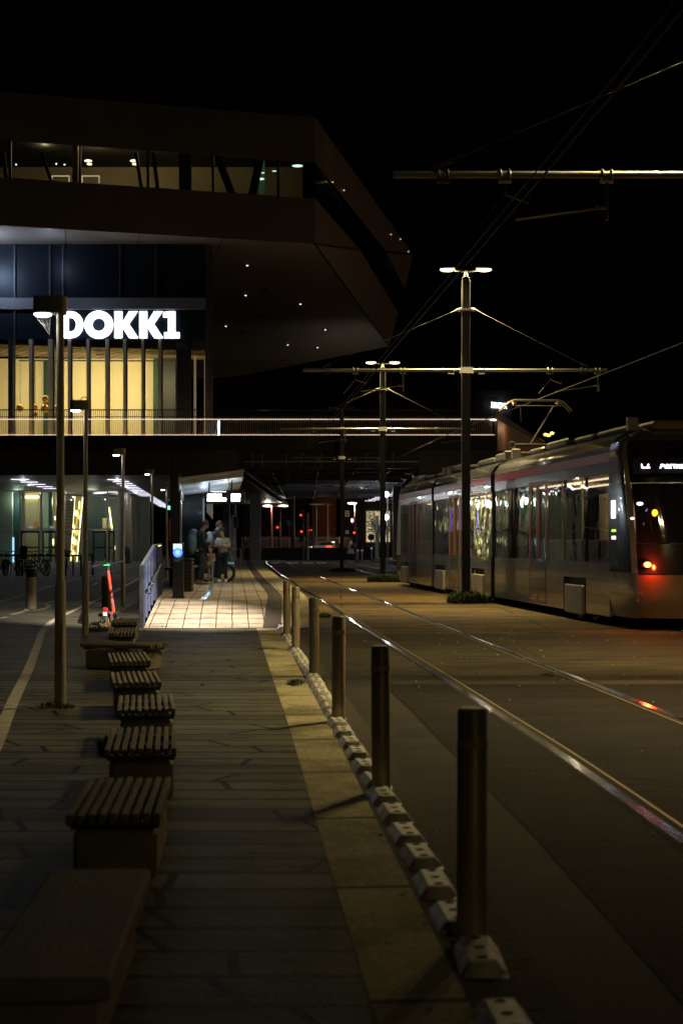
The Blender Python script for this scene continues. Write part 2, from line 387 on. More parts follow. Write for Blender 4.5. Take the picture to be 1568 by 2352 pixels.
# dark expansion joints across the bed
m = MB()
for y0, s in ((15.0, .01), (33.0, .02), (52, .0)):
    m.ribbon([(near_c(y0) - 1.3, y0), (near_c(y0) + 1.6, y0 + .1), (7.8, y0 + .35)], .04 + .001 * y0, .006)
struct(m.build('bed_joints', GROOVE))
# ---------------------------------------------------------- platform with its ramp
def prect(d): return near_c(d) - 1.36 if d > 30 else lerp([(23.9, -.52), (30, near_c(30) - 1.36)], d)
PLF = [(23.9, -3.32), (28.1, -3.65), (31, -3.95), (34, -4.35), (43, -5.35), (60, -6.7), (72, -8.0), (86, -9.0)]
dd = [23.9, 28.1, 31, 34, 39, 43, 50, 60, 66, 72, 79, 86]
zz = [.012] + [.3] * 11
m = MB(); n_ = len(dd)
vs = [(lerp(PLF, d), d, z) for d, z in zip(dd, zz)] + [(prect(d), d, z) for d, z in zip(dd, zz)]
vs += [(lerp(PLF, d), d, 0) for d in dd] + [(prect(d), d, 0) for d in dd]
fs = []
for i in range(n_ - 1):
    fs += [(i, n_ + i, n_ + i + 1, i + 1), (n_ + i, 3 * n_ + i, 3 * n_ + i + 1, n_ + i + 1), (2 * n_ + i, i, i + 1, 2 * n_ + i + 1)]
fs += [(2 * n_ - 1, n_ - 1, 3 * n_ - 1, 4 * n_ - 1)]
m.add(vs, fs); struct(m.build('platform', SLAB))
TACT = mat('tactile_paving', (.055, .042, .032), .8, noise=.3, nscale=20, bump=.6, bscale=70)
def strip_on(name, f0, f1, m_, dz=.004, rng=dd, z2=zz):
    q = MB(); q.add([(f0(d), d, z + dz) for d, z in zip(rng, z2)] + [(f1(d), d, z + dz) for d, z in zip(rng, z2)],
        [(i, len(rng) + i, len(rng) + i + 1, i + 1) for i in range(len(rng) - 1)]); return q.build(name, m_)
struct(strip_on('tactile_strip', lambda d: prect(d) - .80, lambda d: prect(d) - .50, TACT))
struct(strip_on('platform_edge', lambda d: prect(d) - .22, lambda d: prect(d) + .005, LIGHTST))
struct(strip_on('drain_channel', lambda d: prect(d) - 2.16, lambda d: prect(d) - 2.04, mat('steel_channel', (.35, .42, .5), .3, .8), rng=[28.3, 31, 34, 37], z2=[.3] * 4))
q = MB(); q.box(-3.3, -.55, 23.84, 23.9, .0, .012); struct(q.build('ramp_edge', mat('edge_slot', (.04, .035, .03), .8)))
# far platform on the right
m = MB(); m.slab([(5.6, 73, 0), (8.6, 72, 0), (9.5, 120, 0), (2.2, 98, 0), (3.1, 86, 0)][::-1], (0, 0, .3)); struct(m.build('far_platform', CONC2))
q = MB(); d = 24.5
while d < 44: q.ribbon([(lerp(PLF, d) + .05, d, lerp([(23.9, .012), (28.1, .3)], d) + .006), (prect(d) - .25, d + .02, lerp([(23.9, .012), (28.1, .3)], d) + .006)], .022 + .001 * d); d += .72
struct(q.build('slab_joints', mat('slab_joint', (.12, .095, .06), .9)))
# painted lines
PAINT = mat('worn_road_paint', (.55, .50, .40), .7, noise=.35, nscale=12)
def gpt(px, py): d = gd(py); return (gx(px, d), d)
def line(pts, w, z=.012): q = MB(); q.ribbon([tuple(p) for p in smooth_path([gpt(*p) for p in pts], 5)] if len(pts) > 2 else [gpt(*p) for p in pts], w, z); return struct(q.build('painted_line', PAINT))
line([(-60, 1800), (-12, 1720), (31, 1613), (66, 1540), (88, 1480), (100, 1450), (126, 1425), (190, 1394), (250, 1366), (318, 1331), (372, 1306)], .11)
line([(-60, 1400), (0, 1383), (60, 1366), (125, 1345), (150, 1338)], .09)
line([(150, 1338), (210, 1322), (300, 1303)], .08)
line([(0, 1422), (18, 1418)], .09); line([(26, 1413), (52, 1407), (62, 1402), (58, 1398), (36, 1399)], .1); line([(52, 1406), (95, 1401), (112, 1394), (108, 1389), (92, 1387)], .1)
line([(105, 1386), (124, 1382)], .09); line([(214, 1344), (226, 1339)], .1); line([(190, 1370), (226, 1369)], .08)
line([(0, 1296), (110, 1291), (230, 1283), (300, 1280)], .25)
for a_, b_ in ((620, 641), (663, 685), (695, 720), (727, 750)):
    q = MB(); d0 = gd(1291.5); d1 = gd(1294.5); q.quad((gx(a_, d1), d1, .012), (gx(b_, d1), d1, .012), (gx(b_, d0), d0, .012), (gx(a_, d0), d0, .012)); struct(q.build('crossing_stripe', PAINT))
LEAFM = mat('fallen_leaf', (.16, .10, .035), .8, noise=.4, nscale=5)
m = MB(); rnd = random.Random(12)
for i in range(260):
    d = rnd.uniform(3.5, 26) ; x = kerb_l(d) + rnd.choice((rnd.uniform(-4.5, .3), rnd.gauss(.42, .06), rnd.gauss(-.9, .3))); a = rnd.uniform(0, 6.28); s = rnd.uniform(.012, .032); c, n = math.cos(a) * s, math.sin(a) * s
    m.add([(x - c, d - n, .014), (x + n * .5, d - c * .5, .018), (x + c, d + n, .022), (x - n * .5, d + c * .5, .016)], [(0, 1, 2, 3)])
tag(m.build('fallen_leaves', LEAFM), 'small dry leaves and litter scattered over the pavement', 'leaves', kind='stuff')
# wire grate patches and pebbles/litter on the bed
m = MB(); rnd = random.Random(3)
for i in range(420):
    d = rnd.uniform(6, 55); x = near_c(d) + rnd.uniform(-1.2, 5); s = rnd.uniform(.004, .013)
    m.ell((x, d, .01), s, s, s * .6, 5)
tag(m.build('gravel_crumbs', CONC2), 'loose pale crumbs scattered over the track bed', 'gravel', kind='stuff')
# ============================================================ STREET FURNITURE
# ---- slatted benches
def bench(cx, d0, d1, zrot=0, w=.42, label='', slats=True, h=.3, name='slatted_bench'):
    L = d1 - d0; r = empty(name, (cx, (d0 + d1) / 2, 0), label, 'bench', 'concrete bench blocks in a row')
    x, y = cx, (d0 + d1) / 2
    if slats:
        q = MB(); q.bbox(x - w / 2 + .03, x + w / 2 - .03, y - L / 2 + .07, y + L / 2 - .05, 0, h - .085, .02); q.build('concrete_base', CONC, r)
        q = MB(); q.box(x - w / 2 + .02, x + w / 2 - .02, y - L / 2 + .05, y - L / 2 + .11, h - .075, h - .045); q.box(x - w / 2 + .02, x + w / 2 - .02, y + L / 2 - .11, y + L / 2 - .05, h - .075, h - .045); q.box(x - w / 2 + .02, x + w / 2 - .02, y - .03, y + .03, h - .075, h - .045); q.build('bearer', DARKMET, r)
        rn = random.Random(int(cx * 99)); n = 9; p = w / n
        q = MB()
        for i in range(n):
            j = rn.uniform(-.018, .018); k = rn.uniform(-.005, .004)
            q.bbox(x - w / 2 + i * p + .006, x - w / 2 + (i + 1) * p - .011, y - L / 2 + j, y + L / 2 + j, h - .05, h + k, .004)
        q.build('slatted_seat', WOOD, r)
    else:
        q = MB(); q.bbox(x - w / 2, x + w / 2, y - L / 2, y + L / 2, h - .07, h, .012); q.build('concrete_seat', CONC, r)
        q = MB(); q.bbox(x - w / 2 + .02, x + w / 2 - .05, y - L / 2 + .1, y + L / 2 - .06, 0, h - .07, .03); q.build('concrete_base', CONC, r)
    r.rotation_euler[2] = zrot; return r
bench(-.83, 3.80, 5.09, .045, .36, 'plain concrete bench block without slats, nearest the camera', False, name='concrete_bench')
bench(-1.01, 6.1, 7.05, .07, .42, 'slatted bench just behind the plain concrete block')
bench(-1.187, 8.02, 8.99, .117, .42, 'third bench from the camera, wooden slats facing the path')
bench(-1.42, 9.88, 10.85, .14, .42, 'slatted bench with weeds growing at its foot')
bench(-1.78, 11.8, 12.8, .18, .42, 'slatted bench level with the foot of the nearest lamp post')
bench(-2.16, 13.9, 15.0, .19, .41, 'slatted bench directly in front of the turned bench')
rb = bench(-2.50, 15.9, 16.85, R(66), .40, 'bench turned crosswise behind six slatted benches')
bench(-2.875, 18.1, 19.3, .13, .38, 'slatted bench second from the ramp railing')
bench(-3.20, 20.6, 21.7, .10, .40, 'slatted bench beside the red scooter, last before the ramp railing')

# ---- steel bollards along the track
def bollard(x, d, h, r, label, group, m1, m2, band=True, name='bollard'):
    o = empty(name, (x, d, 0), label, 'bollard', group)
    q = MB(); q.lathe((x, d, 0), [(r, 0), (r, h - .012), (r - .01, h)], 24); q.build('post', m1, o, True)
    if band:
        q = MB(); q.lathe((x, d, 0), [(r + .002, h - .145), (r + .002, h - .115)], 24); q.build('reflective_band', m2, o, True)
    q = MB(); q.lathe((x, d, 0), [(r + .022, .004), (r + .022, .012), (r, .02)], 24); q.build('base_collar', DARKMET, o, True)
    o.rotation_euler = (math.sin(d * 7) * .008, math.cos(d * 5) * .008, 0)
    return o
BOLM = mat('brushed_steel_bollard', (.42, .36, .26), .45, .25, noise=.45, nscale=5, stretch=(1, 1, .35), bump=.08, bscale=50)
BAND = mat('reflective_tape', (.55, .42, .28), .35, .3)
TG = 'steel bollards along the track edge'
BP = [(.475, 5.21), (.232, 8.32), (-.025, 11.57), (-.297, 15.4), (-.614, 19.1), (-.838, 21.9)]
for (x, d), s in zip(BP, ('nearest and tallest looking steel bollard, at the bottom right of the pavement', 'second steel bollard from the camera, casting a shadow on the light kerb', 'third steel bollard from the camera', 'fourth steel bollard from the camera, before the close pair', 'nearer bollard of the close pair by the ramp', 'farther bollard of the close pair, nearest the ramp')):
    bollard(x, d, .86, .055, s, TG, BOLM, BAND)
# ---- raised rubber track separators between the bollards
SEP = mat('dusty_separator_plastic', (.74, .72, .68), .4, 0, noise=.5, nscale=11, bump=.2, bscale=40)
HOLE = mat('bolt_hole', (.02, .018, .015), .8)
def separator(x, y, ang, label):
    o = empty('track_separator', (x, y, 0), label, 'track separator', 'track separators between the bollards'); q = MB()
    L, W, hh = .185, .085, .052; sx = .04; e = .05
    rings = []
    P = [(-W, 0), (-W + .008, .012), (-W + sx, hh), (W - sx, hh), (W - .008, .012), (W, 0)]
    vs = []
    for yy, f in ((-L, 0.15), (-L + .03, .9), (-L + .045, 1), (L - .045, 1), (L - .03, .9), (L, .15)):
        for (px, pz) in P: vs.append((x + px * (1 if f > .5 else .93), y + yy, .004 + pz * f))
    n = 6; fs = []
    for i in range(5):
        for j in range(5): fs.append((i * n + j, i * n + j + 1, i * n + n + j + 1, i * n + n + j))
    fs += [(5, 4, 3, 2, 1, 0), tuple(range(5 * n, 6 * n))]
    q.add(vs, fs); q.build('rubber_block', SEP, o)
    q = MB()
    for yy in (-.115, 0, .115): q.lathe((x, y + yy, hh + .002), [(.019, 0), (.019, .004), (.012, .005)], 10, Matrix.Diagonal((1, .75, 1)))
    q.build('bolt_caps', HOLE, o); o.rotation_euler[2] = ang; return o
k = 0; proto_sep = None
SPT = [(.56, 3.3)] + BP + [(-1.02, 24.3)]
for i in range(len(SPT) - 1):
    (x0, d0), (x1, d1) = SPT[i], SPT[i + 1]; L = d1 - d0; n = max(2, int(round((L - .22) / .49))) if i < 6 else 4
    for j in range(n):
        t = (.27 + j * (L - .54) / (n - 1)) / L; ang = math.atan2(-(x1 - x0), (d1 - d0))
        side = ('nearest the camera', 'between the first and second bollards', 'between the second and third bollards', 'between the third and fourth bollards', 'before the close pair of bollards', 'between the two close bollards', 'leading up to the platform ramp')[i]
        pos = 'first', 'second', 'third', 'fourth', 'fifth', 'sixth', 'seventh', 'eighth'
        lab = f'pale ribbed track separator block, {pos[j]} of the run {side}'
        xx, yy = x0 + (x1 - x0) * t - .015, d0 + L * t
        if proto_sep is None: proto_sep = separator(xx, yy, ang, lab)
        else:
            jr = random.Random(i * 31 + j); o_ = dup(proto_sep, (xx + jr.uniform(-.008, .008), yy + jr.uniform(-.012, .012), 0), ang + jr.uniform(-.05, .05), lab); o_.rotation_euler[1] = jr.uniform(-.03, .03); o_.scale = (1, jr.uniform(.95, 1.03), jr.uniform(.92, 1.06))

# ---- far ring of bollards where the track curves
FB = [(553, 1288, 'thick'), (563.6, 1285), (572, 1284), (584, 1283), (599, 1281.5), (615, 1280), (634.5, 1278.7), (655.5, 1277.5), (678.7, 1276.5), (703, 1275.3)]
DULL = mat('dull_steel', (.22, .21, .19), .45, .6)
p0 = None; ordn = ['first', 'second', 'third', 'fourth', 'fifth', 'sixth', 'seventh', 'eighth', 'ninth', 'tenth']
for i, b in enumerate(FB):
    d = gd(b[1]); lab = f'distant steel bollard by the curved rail, {ordn[i]} from the left'
    if p0 is None: p0 = bollard(gx(b[0], d), d, .9, .07, lab, 'distant bollards round the track curve', DULL, mat('pale_tape', (.6, .6, .6), .5))
    else: dup(p0, (gx(b[0], d), d, 0), None, lab)
BT = mat('blue_white_reflector', (.45, .5, .9), .3, .2, (.5, .6, 1), .8)
p0 = None
for px, py, s, lab in ((821, 1289, 1.0, 'bollard with blue-white top just right of the walking woman'), (831, 1291, 1.05, 'second bollard with blue-white top right of the walking woman'), (842.7, 1277, .9, 'small farther bollard right of the walking woman'), (852.7, 1291, 1.25, 'plain taller bollard at the corner of the far platform'), (858, 1277, .9, 'farthest bollard behind the mast with a blue top')):
    d = gd(py)
    if p0 is None: p0 = bollard(gx(px, d), d, .9, .08, lab, 'bollards by the far platform', DULL, BT); 
    else: dup(p0, (gx(px, d), d, 0), None, lab, scale=(1, 1, s))

# ---- big low bollards on the left
CB = mat('painted_concrete_bollard', (.30, .25, .16), .7, noise=.35, nscale=7, bump=.2, bscale=20)
CB2 = mat('dark_concrete_bollard', (.10, .09, .07), .7, noise=.3, nscale=7)
def wide_bollard(x, d, h, r, lab, m_, cap):
    o = empty('wide_bollard', (x, d, 0), lab, 'bollard', 'wide bollards on the forecourt')
    q = MB(); q.lathe((x, d, 0), [(r, 0), (r, h - .03), (r - .015, h)], 28); q.build('post', m_, o, True)
    q = MB(); q.lathe((x, d, 0), [(r + .003, h - .10), (r + .003, h - .07)], 28); q.build('band', cap, o, True); return o
wide_bollard(gx(72.5, 30.7), 30.7, .69, .108, 'wide pale stained bollard standing left of the nearest lamp post', CB, CONC2)
wide_bollard(gx(245, 31.4), 31.4, .70, .108, 'wide dark bollard right behind the red scooter', CB2, CB2)
wide_bollard(gx(72, 44), 44, .72, .145, 'black bollard with a white top band behind the pale one', mat('black_paint', (.012, .012, .013), .5), mat('white_paint', (.7, .68, .62), .5))
q = MB(); q.lathe((gx(292 + 0, 101), 101, 0), [(.3, 0), (.3, .7), (.22, .9), (.08, .98)], 20)

# ---- low lamp posts
PLAM = glow('cool_lamp_lens', (.96, .95, 1), 12)
def lamp_post(x, d, h, lab, e, proto=None, broken=False):
    o = empty('lamp_post', (x, d, 0), lab, 'lamp post', 'low lamp posts along the promenade')
    q = MB(); q.lathe((x, d, 0), [(.052, 0), (.048, 1.1), (.036, 1.14), (.033, h - .02)], 20); q.build('pole', GREYPOST, o, True)
    q = MB(); q.box(x - .028, x + .028, d - .055, d - .049, .35, .75); q.build('service_hatch', mat('hatch_grey', (.36, .33, .27), .5, .1), o)
    hd = MB(); z0 = h - .02; z1 = h + .13; cxx = x - .11; rr = .082; n = 14; P = []
    for i in range(n + 1): a = math.pi / 2 + math.pi * i / n; P.append((cxx - .045 + rr * math.cos(a), d + rr * math.sin(a)))
    for i in range(n + 1): a = -math.pi / 2 + math.pi * i / n; P.append((x + .0 + rr * .7 * math.cos(a), d + rr * math.sin(a)))
    hd.slab([(a, b, z0) for a, b in P], (0, 0, z1 - z0)); hd.build('lamp_head', mat('lamp_head_grey', (.34, .29, .22), .5, .1, noise=.2, nscale=12), o, True)
    q = MB(); q.lathe((cxx - .045, d, z0 - .012), [(.05, -.012), (.075, .0), (.075, .011)], 24); q.build('lamp_lens', PLAM, o, True)
    lamp('lamp_light', 'SPOT', (cxx - .045, d, z0 - .03), e, WHITE, o, (cxx - .045, d, 0), spot_size=R(160), spot_blend=.6, shadow_soft_size=.06)
    if broken:
        q = MB(); c = Vector((cxx - .045, d, z0 - .02)); rn = random.Random(5); tip = c + Vector((.06, 0, -.17))
        for i in range(9):
            a = i / 9 * 2 * math.pi; s = c + Vector((.07 * math.cos(a), .07 * math.sin(a), 0)); q.tube([s, s * .5 + tip * .5 + Vector((0, 0, .01)), tip], .0007, 3)
        for k in range(1, 5):
            t = k / 5; q.tube([(c + Vector((.07 * math.cos(i / 9 * 6.283), .07 * math.sin(i / 9 * 6.283), 0))) * (1 - t) + tip * t for i in range(10)], .0005, 3)
        q.tube([tip, tip + Vector((.02, 0, -.12))], .001, 3)
        tag(q.build('cobweb', mat('dusty_web', (.16, .16, .15), .8), None), 'grey funnel of old cobweb hanging below the nearest lamp head', 'cobweb')
    return o
LG = 12
for (px, py, top, s, br) in ((139, 1625, 682, 'nearest and tallest looking lamp post with a cobweb under its head', True), (197, 1460, 920, 'second lamp post from the camera with a wire hoop on its head', False),
    (283, 1392, 1030, 'third lamp post from the camera, between the scooter and the railing', False), (350, 0, 1078, 'fourth lamp post, rising behind the top of the ramp railing', False), (383.5, 0, 1116, 'farthest lamp post, beside the dark pier', False)):
    if py: d = gd(py)
    else: d = {350: 43.7, 383.5: 55.6}[px]
    o = lamp_post(gx(px, d), d, gz(top, d) - .13, s, LG, broken=br)
    if px == 197:
        q = MB(); x, z = gx(px, d), gz(top, d)
        q.tube([(x - .02 + .055 * math.cos(a), d, z + .055 * math.sin(a)) for a in [math.pi * i / 10 for i in range(11)]], .006, 6); q.build('wire_hoop', DARKMET, o)
        q = MB()
        for i in range(12): q.tube([(x - .2 + i * .012, d, z), (x - .2 + i * .012, d, z + .025)], .0015, 3)
        q.build('bird_spikes', STEEL, o)

# ---- overhead line masts
WG = 'overhead line masts between the two tracks'
def clamp(q, x, y, z, r=.055):
    q.torus((x - .05, y, z), r, .012, 'x', 12, 5); q.torus((x + .05, y, z), r, .012, 'x', 12, 5); q.box(x - .07, x + .07, y - .03, y + .03, z - r - .035, z - r - .01)
def mast(x, d, lab, el, er, e=420, lit=True, spill=None):
    o = empty('overhead_line_mast', (x, d, 0), lab, 'tram mast', WG); za = 5.51; zt = 7.75
    q = MB(); q.bbox(x - .10, x + .10, d - .10, d + .10, 0, zt - .06, .02); q.bbox(x - .085, x + .085, d - .085, d + .085, zt - .06, zt, .02); q.build('mast_pole', mat('mast_paint', (.022, .022, .023), .35, .6, noise=.2, nscale=5, stretch=(1, 1, .2)), o)
    q = MB(); q.bbox(x - .17, x + .17, d - .17, d + .17, 0, .03, .01)
    for a in (-1, 1):
        for b in (-1, 1): q.lathe((x + a * .13, d + b * .13, .03), [(.018, 0), (.018, .05)], 6)
    q.build('base_plate', STEEL, o)
    q = MB(); q.tube([(x - el, d - .17, za), (x + er, d - .17, za)], .040, 12); q.build('cross_arm', mat('arm_steel', (.26, .26, .25), .4, .7), o, True)
    q = MB()
    q.box(x - .16, x + .16, d - .21, d - .11, za - .07, za + .07)
    for s in (-1, 1): clamp(q, x + s * .36, d - .17, za)
    q.box(x - .14, x + .14, d - .14, d + .14, 6.93, 6.99)
    for s in (-1, 1): q.tube([(x + s * .11, d - .12, 6.96), (x + s * .22, d - .14, 6.94)], .04, 8)
    q.build('arm_brackets', CHROME, o)
    st = []
    for s, e_ in ((-1, el - .45), (1, er - .45)):
        q = MB(); a = Vector((x + s * .2, d - .14, 6.95)); b = Vector((x + s * e_, d - .17, za + .07))
        q.tube([a, b], .006, 5); q.tube([a, a.lerp(b, .05)], [.024, .010], 8); q.tube([b, b.lerp(a, .06)], [.018, .028], 8); clamp(q, x + s * e_ - s * .1, d - .17, za); q.build('stay_rope', mat('stay_rope_steel', (.07, .065, .06), .6, .4), o)
    # registration gear for each track
    for s, e_, cx in ((-1, el, x - el + 2.45), (1, er, x + er - .62)):
        q = MB(); xx = x - e_ + 2.35 if s < 0 else x + e_ - .22
        clamp(q, xx, d - .17, za); q.tube([(xx, d - .17, za - .05), (xx, d - .17, za - .50)], .022, 8); q.tube([(xx - .02, d - .17, za - .36), (xx - 1.0, d - .17, za - .50)], .013, 6)
        q.tube([(xx - .0, d - .17, za - .36), (xx - .12, d - .17, za - .36)], [.03, .02], 8)
        xj = xx - 1.12; clamp(q, xj, d - .17, za); q.tube([(xj, d - .17, za - .05), (xj, d - .17, za - .22), (xj - .28, d - .17, za - .55)], .008, 5); q.tube([(xj, d - .17, za - .22), (xj + .26, d - .17, za - .32), (xj + .27, d - .17, za - .24)], .009, 5)
        q.build('registration_arm', STEEL, o)
    # twin lamps
    q = MB(); q.tube([(x, d, zt), (x, d, zt + .14)], [.05, .03], 10); q.tube([(x - .42, d, zt + .17), (x, d, zt + .12), (x + .42, d, zt + .17)], .02, 8); q.build('lamp_bracket', STEEL, o)
    for s in (-1, 1):
        c = Vector((x + s * .43, d, zt + .19))
        q = MB(); q.ell(c + Vector((0, 0, .012)), .20, .13, .045, 18); h = q.build('lamp_head', STEEL, o, True)
        q = MB(); q.ell(c - Vector((0, 0, .018)), .185, .12, .05, 18); q.build('lamp_lens', WARML if lit else BLACK, h if False else o, True)
        if lit:
            lamp('mast_light', 'SPOT', c - Vector((0, 0, .12)), e * 4.2, WARM, o, c - Vector((0, 0, 5)), spot_size=R(120), spot_blend=1.0, shadow_soft_size=.16)
            lamp('mast_spill', 'POINT', c - Vector((0, 0, .12)), spill or e * .13, WARM, o, shadow_soft_size=.04)
    return o
MX = [(4.4, 15.85), (2.95, 33.8), (1.49, 51.4), (.02, 69)]
mast(*MX[0], 'overhead line mast outside the frame, its long arm crossing the top right of the sky', 3.83, 3.4, 560)
m1 = mast(*MX[1], 'tall mast with twin lamps standing in grass in front of the tram', 3.85, 3.32, 700)
mast(*MX[2], 'second mast with twin lamps, halfway to the raised walkway', 3.7, 3.3, 520)
mast(*MX[3], 'farthest dark mast carrying a square number sign', 2.4, 2.0, 0, False)
mast(8.2, -17.0, 'overhead line mast behind the viewer', 3.8, 3.3, 40, spill=150)
# warm floodlight added on the unseen first mast, for the bright pool on the ramp
fl = empty('floodlight', (4.28, 15.95, 7.2), 'added floodlight on the mast outside the frame, lighting the ramp', 'floodlight')
q = MB(); q.bbox(4.1, 4.28, 15.95, 16.13, 7.14, 7.26, .02); q.tube([(4.28, 15.95, 7.2), (4.4, 15.85, 7.2)], .02, 6); q.build('housing', DARKMET, fl)
q = MB(); q.lathe((4.17, 16.06, 7.12), [(.05, 0), (.05, .015)], 12); q.build('lens', WARML, fl)
lamp('ramp_fill', 'SPOT', (4.05, 16.2, 7.08), 43000, (1, .87, .74), fl, (-3.35, 25.9, .1), spot_size=R(19), spot_blend=1.0, shadow_soft_size=.05)
# square sign "2" on the farthest mast
sg = empty('number_sign', (gx(797, 68.8), 68.8, gz(1180, 68.8)), 'yellow and white square sign with number 2 on the farthest mast', 'sign')
x, z = gx(797, 68.8), gz(1180, 68.8)
q = MB(); q.bbox(x - .10, x + .10, 68.78, 68.80, z - .14, z + .14, .004); q.build('sign_plate', mat('sign_white', (.6, .58, .5), .5, 0, (.6, .57, .5), .12), sg)
q = MB(); q.box(x - .072, x + .072, 68.772, 68.777, z - .10, z + .10); q.build('yellow_field', mat('sign_yellow', (.55, .33, .03), .5, 0, (.6, .35, .03), .2), sg)
q = MB(); textmesh('2', .19, q, (x - .05, 68.768, z - .07), (1, 0, 0), (0, 0, 1), bold=.01); q.build('digit', BLACK, sg)
sg = empty('small_sign', (gx(797, 68.8), 68.8, gz(1222, 68.8)), 'small white plate with grey markings low on the farthest mast', 'sign')
x, z = gx(797, 68.8), gz(1222, 68.8)
q = MB(); q.bbox(x - .08, x + .08, 68.78, 68.80, z - .085, z + .085, .004); q.build('sign_plate', MATS['sign_white'], sg)
q = MB(); q.box(x - .05, x + .05, 68.772, 68.777, z + .01, z + .05); q.box(x - .02, x + .02, 68.772, 68.777, z - .05, z - .02); q.build('markings', BLACK, sg)

# ---- wires
def wire(name, pts, r, lab, m_=None):
    q = MB(); q.tube(pts, r, 5); o = q.build(name, m_ or mat('copper_wire', (.018, .016, .015), .7, .2)); tag(o, lab, 'overhead wire', 'overhead tram wires'); return o
def wz(y): return 4.96 if y < 66 else 4.96 - .25 * min(1, (y - 66) / 6)
wire('contact_wire', [(p.x - .0, p.y, wz(p.y)) for p in near_path if -8 < p.y < 104][::3], .0095, 'dark overhead wire slanting up across the sky above the near track')
wire('feeder_wire', [(p.x - .05, p.y, wz(p.y) + .06 + (.0 if p.y > 60 else .0)) for p in near_path if -8 < p.y < 104][::3], .007, 'thin second wire running just above the near contact wire')
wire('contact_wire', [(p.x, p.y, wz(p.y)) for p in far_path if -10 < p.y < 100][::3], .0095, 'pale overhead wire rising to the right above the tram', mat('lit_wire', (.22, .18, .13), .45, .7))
# ---- grass tufts
LEAF = mat('dry_green_grass', (.045, .075, .018), .7, noise=.4, nscale=6)
def tuft(x, d, rx, ry, h, n, lab, name='grass_tuft', m_=None, z=0):
    rn = random.Random(int(abs(x * 100 + d * 7))); q = MB()
    for i in range(n):
        a = rn.uniform(0, 6.283); t = math.sqrt(rn.random()); px, py = x + rx * t * math.cos(a), d + ry * t * math.sin(a)
        hh = h * rn.uniform(.4, 1.1) * (1.1 - .6 * t); b = rn.uniform(0, 6.283); l = rn.uniform(.1, .7) * hh + .04; w_ = rn.uniform(.003, .007) + h * .008
        c, s = math.cos(b), math.sin(b); m_x, m_y = px + c * l * .4, py + s * l * .4
        q.add([(px - s * w_, py + c * w_, z), (px + s * w_, py - c * w_, z), (m_x + s * w_ * .8, m_y - c * w_ * .8, z + hh * .7), (px + c * l, py + s * l, z + hh * rn.uniform(.6, 1)), (m_x - s * w_ * .8, m_y + c * w_ * .8, z + hh * .7)], [(0, 1, 2, 4), (4, 2, 3)])
    o = q.build(name, m_ or LEAF); return tag(o, lab, 'grass', 'weeds and grass tufts')
tuft(MX[1][0] + .05, MX[1][1], .50, .48, .44, 1900, 'thick grass tuft round the foot of the mast by the tram')
tuft(MX[2][0] + .06, MX[2][1], .62, .55, .42, 1600, 'grass tuft round the foot of the second mast')
tuft(MX[3][0] + .05, MX[3][1], .65, .5, .30, 900, 'low scrub round the foot of the farthest mast')
DRY = mat('dry_weed', (.10, .085, .03), .8, noise=.4, nscale=8)
tuft(-2.50, 12.5, .16, .1, .10, 120, 'sparse dry weeds at the foot of the nearest lamp post', 'weed_tuft', DRY)
tuft(-1.42, 9.78, .22, .06, .17, 260, 'scraggly weeds in front of the bench with weeds', 'weed_tuft')
tuft(-1.62, 10.0, .08, .2, .16, 160, 'weeds beside the left end of that bench', 'weed_tuft')
tuft(-.47, 14.6, .08, .25, .07, 220, 'small weeds in the kerb joint beside the fourth bollard', 'weed_tuft')
tuft(-3.95, 24.6, .22, .15, .18, 260, 'dry yellow weeds at the near end of the ramp railing', 'weed_tuft', mat('yellow_weed', (.28, .19, .06), .8, noise=.4, nscale=8))
tuft(-4.0, 23.3, .22, .4, .12, 200, 'ragged weeds under the scooter deck', 'weed_tuft', DRY)
tuft(-3.05, 24.05, .2, .05, .05, 90, 'green weeds along the front edge of the ramp', 'weed_tuft')
tuft(-3.35, 26.6, .06, .1, .10, 90, 'single green weed between the railing posts', 'weed_tuft', mat('bright_weed', (.08, .16, .03), .7), .12)
tuft(-.35, 27.5, .14, .35, .16, 200, 'dark weeds between the bollard and the near rail', 'weed_tuft')
tuft(near_c(15.5) + .5, 15.6, .10, .18, .05, 90, 'little weeds between the rails of the near track', 'weed_tuft')
# ============================================================ RAMP RAILING, POST, BIN, SCOOTER
FR = [(24.0, -3.36), (28.1, -3.70), (31.5, -3.98), (34, -4.3)]
def fx(d): return lerp([(a, b) for a, b in FR], d)
def fz(d): return .3 * max(0, min(1, (d - 23.9) / 4.2))
rl = empty('ramp_railing', (fx(24), 24, 0), 'dark steel railing with fin balusters climbing the left side of the platform ramp', 'railing')
FIN = mat('railing_grey', (.12, .15, .26), .35, .6, noise=.15, nscale=6)
q = MB(); q.bbox(fx(24) - .05, fx(24) + .03, 24.0, 24.06, 0, 1.07, .006); q.build('end_post', DARKMET, rl)
q = MB(); T = [(fx(d), d, fz(d) + 1.06 + (.03 if d > 24.5 else 0)) for d in (24.0, 28.1)] + [(fx(33.5), 33.5, 1.40)]
q.tube([Vector(p) for p in T], .035, 4, flat=.5); q.build('top_rail', mat('top_rail_steel', (.30, .31, .36), .28, .85), rl)
q = MB(); i = 0; d = 24.45
while d < 33.6:
    q.bbox(fx(d) - .021, fx(d) + .021, d - .006, d + .006, fz(d), fz(d) + 1.06, .002); d += .18 if d > 28 else .95
q.build('balusters', FIN, rl)
q = MB(); 
for d in (28.1,): q.bbox(fx(d) - .02, fx(d) + .025, d - .025, d + .025, fz(d), fz(d) + 1.06, .004)
q.build('posts', FIN, rl)
q = MB(); hx = lambda d: fx(d) + .11
q.tube([(hx(24.7), 24.7, .60), (hx(24.9), 24.9, .66), (hx(28.6), 28.6, 1.0)], .02, 8)
q.build('handrail', CHROME, rl, True)
q = MB()
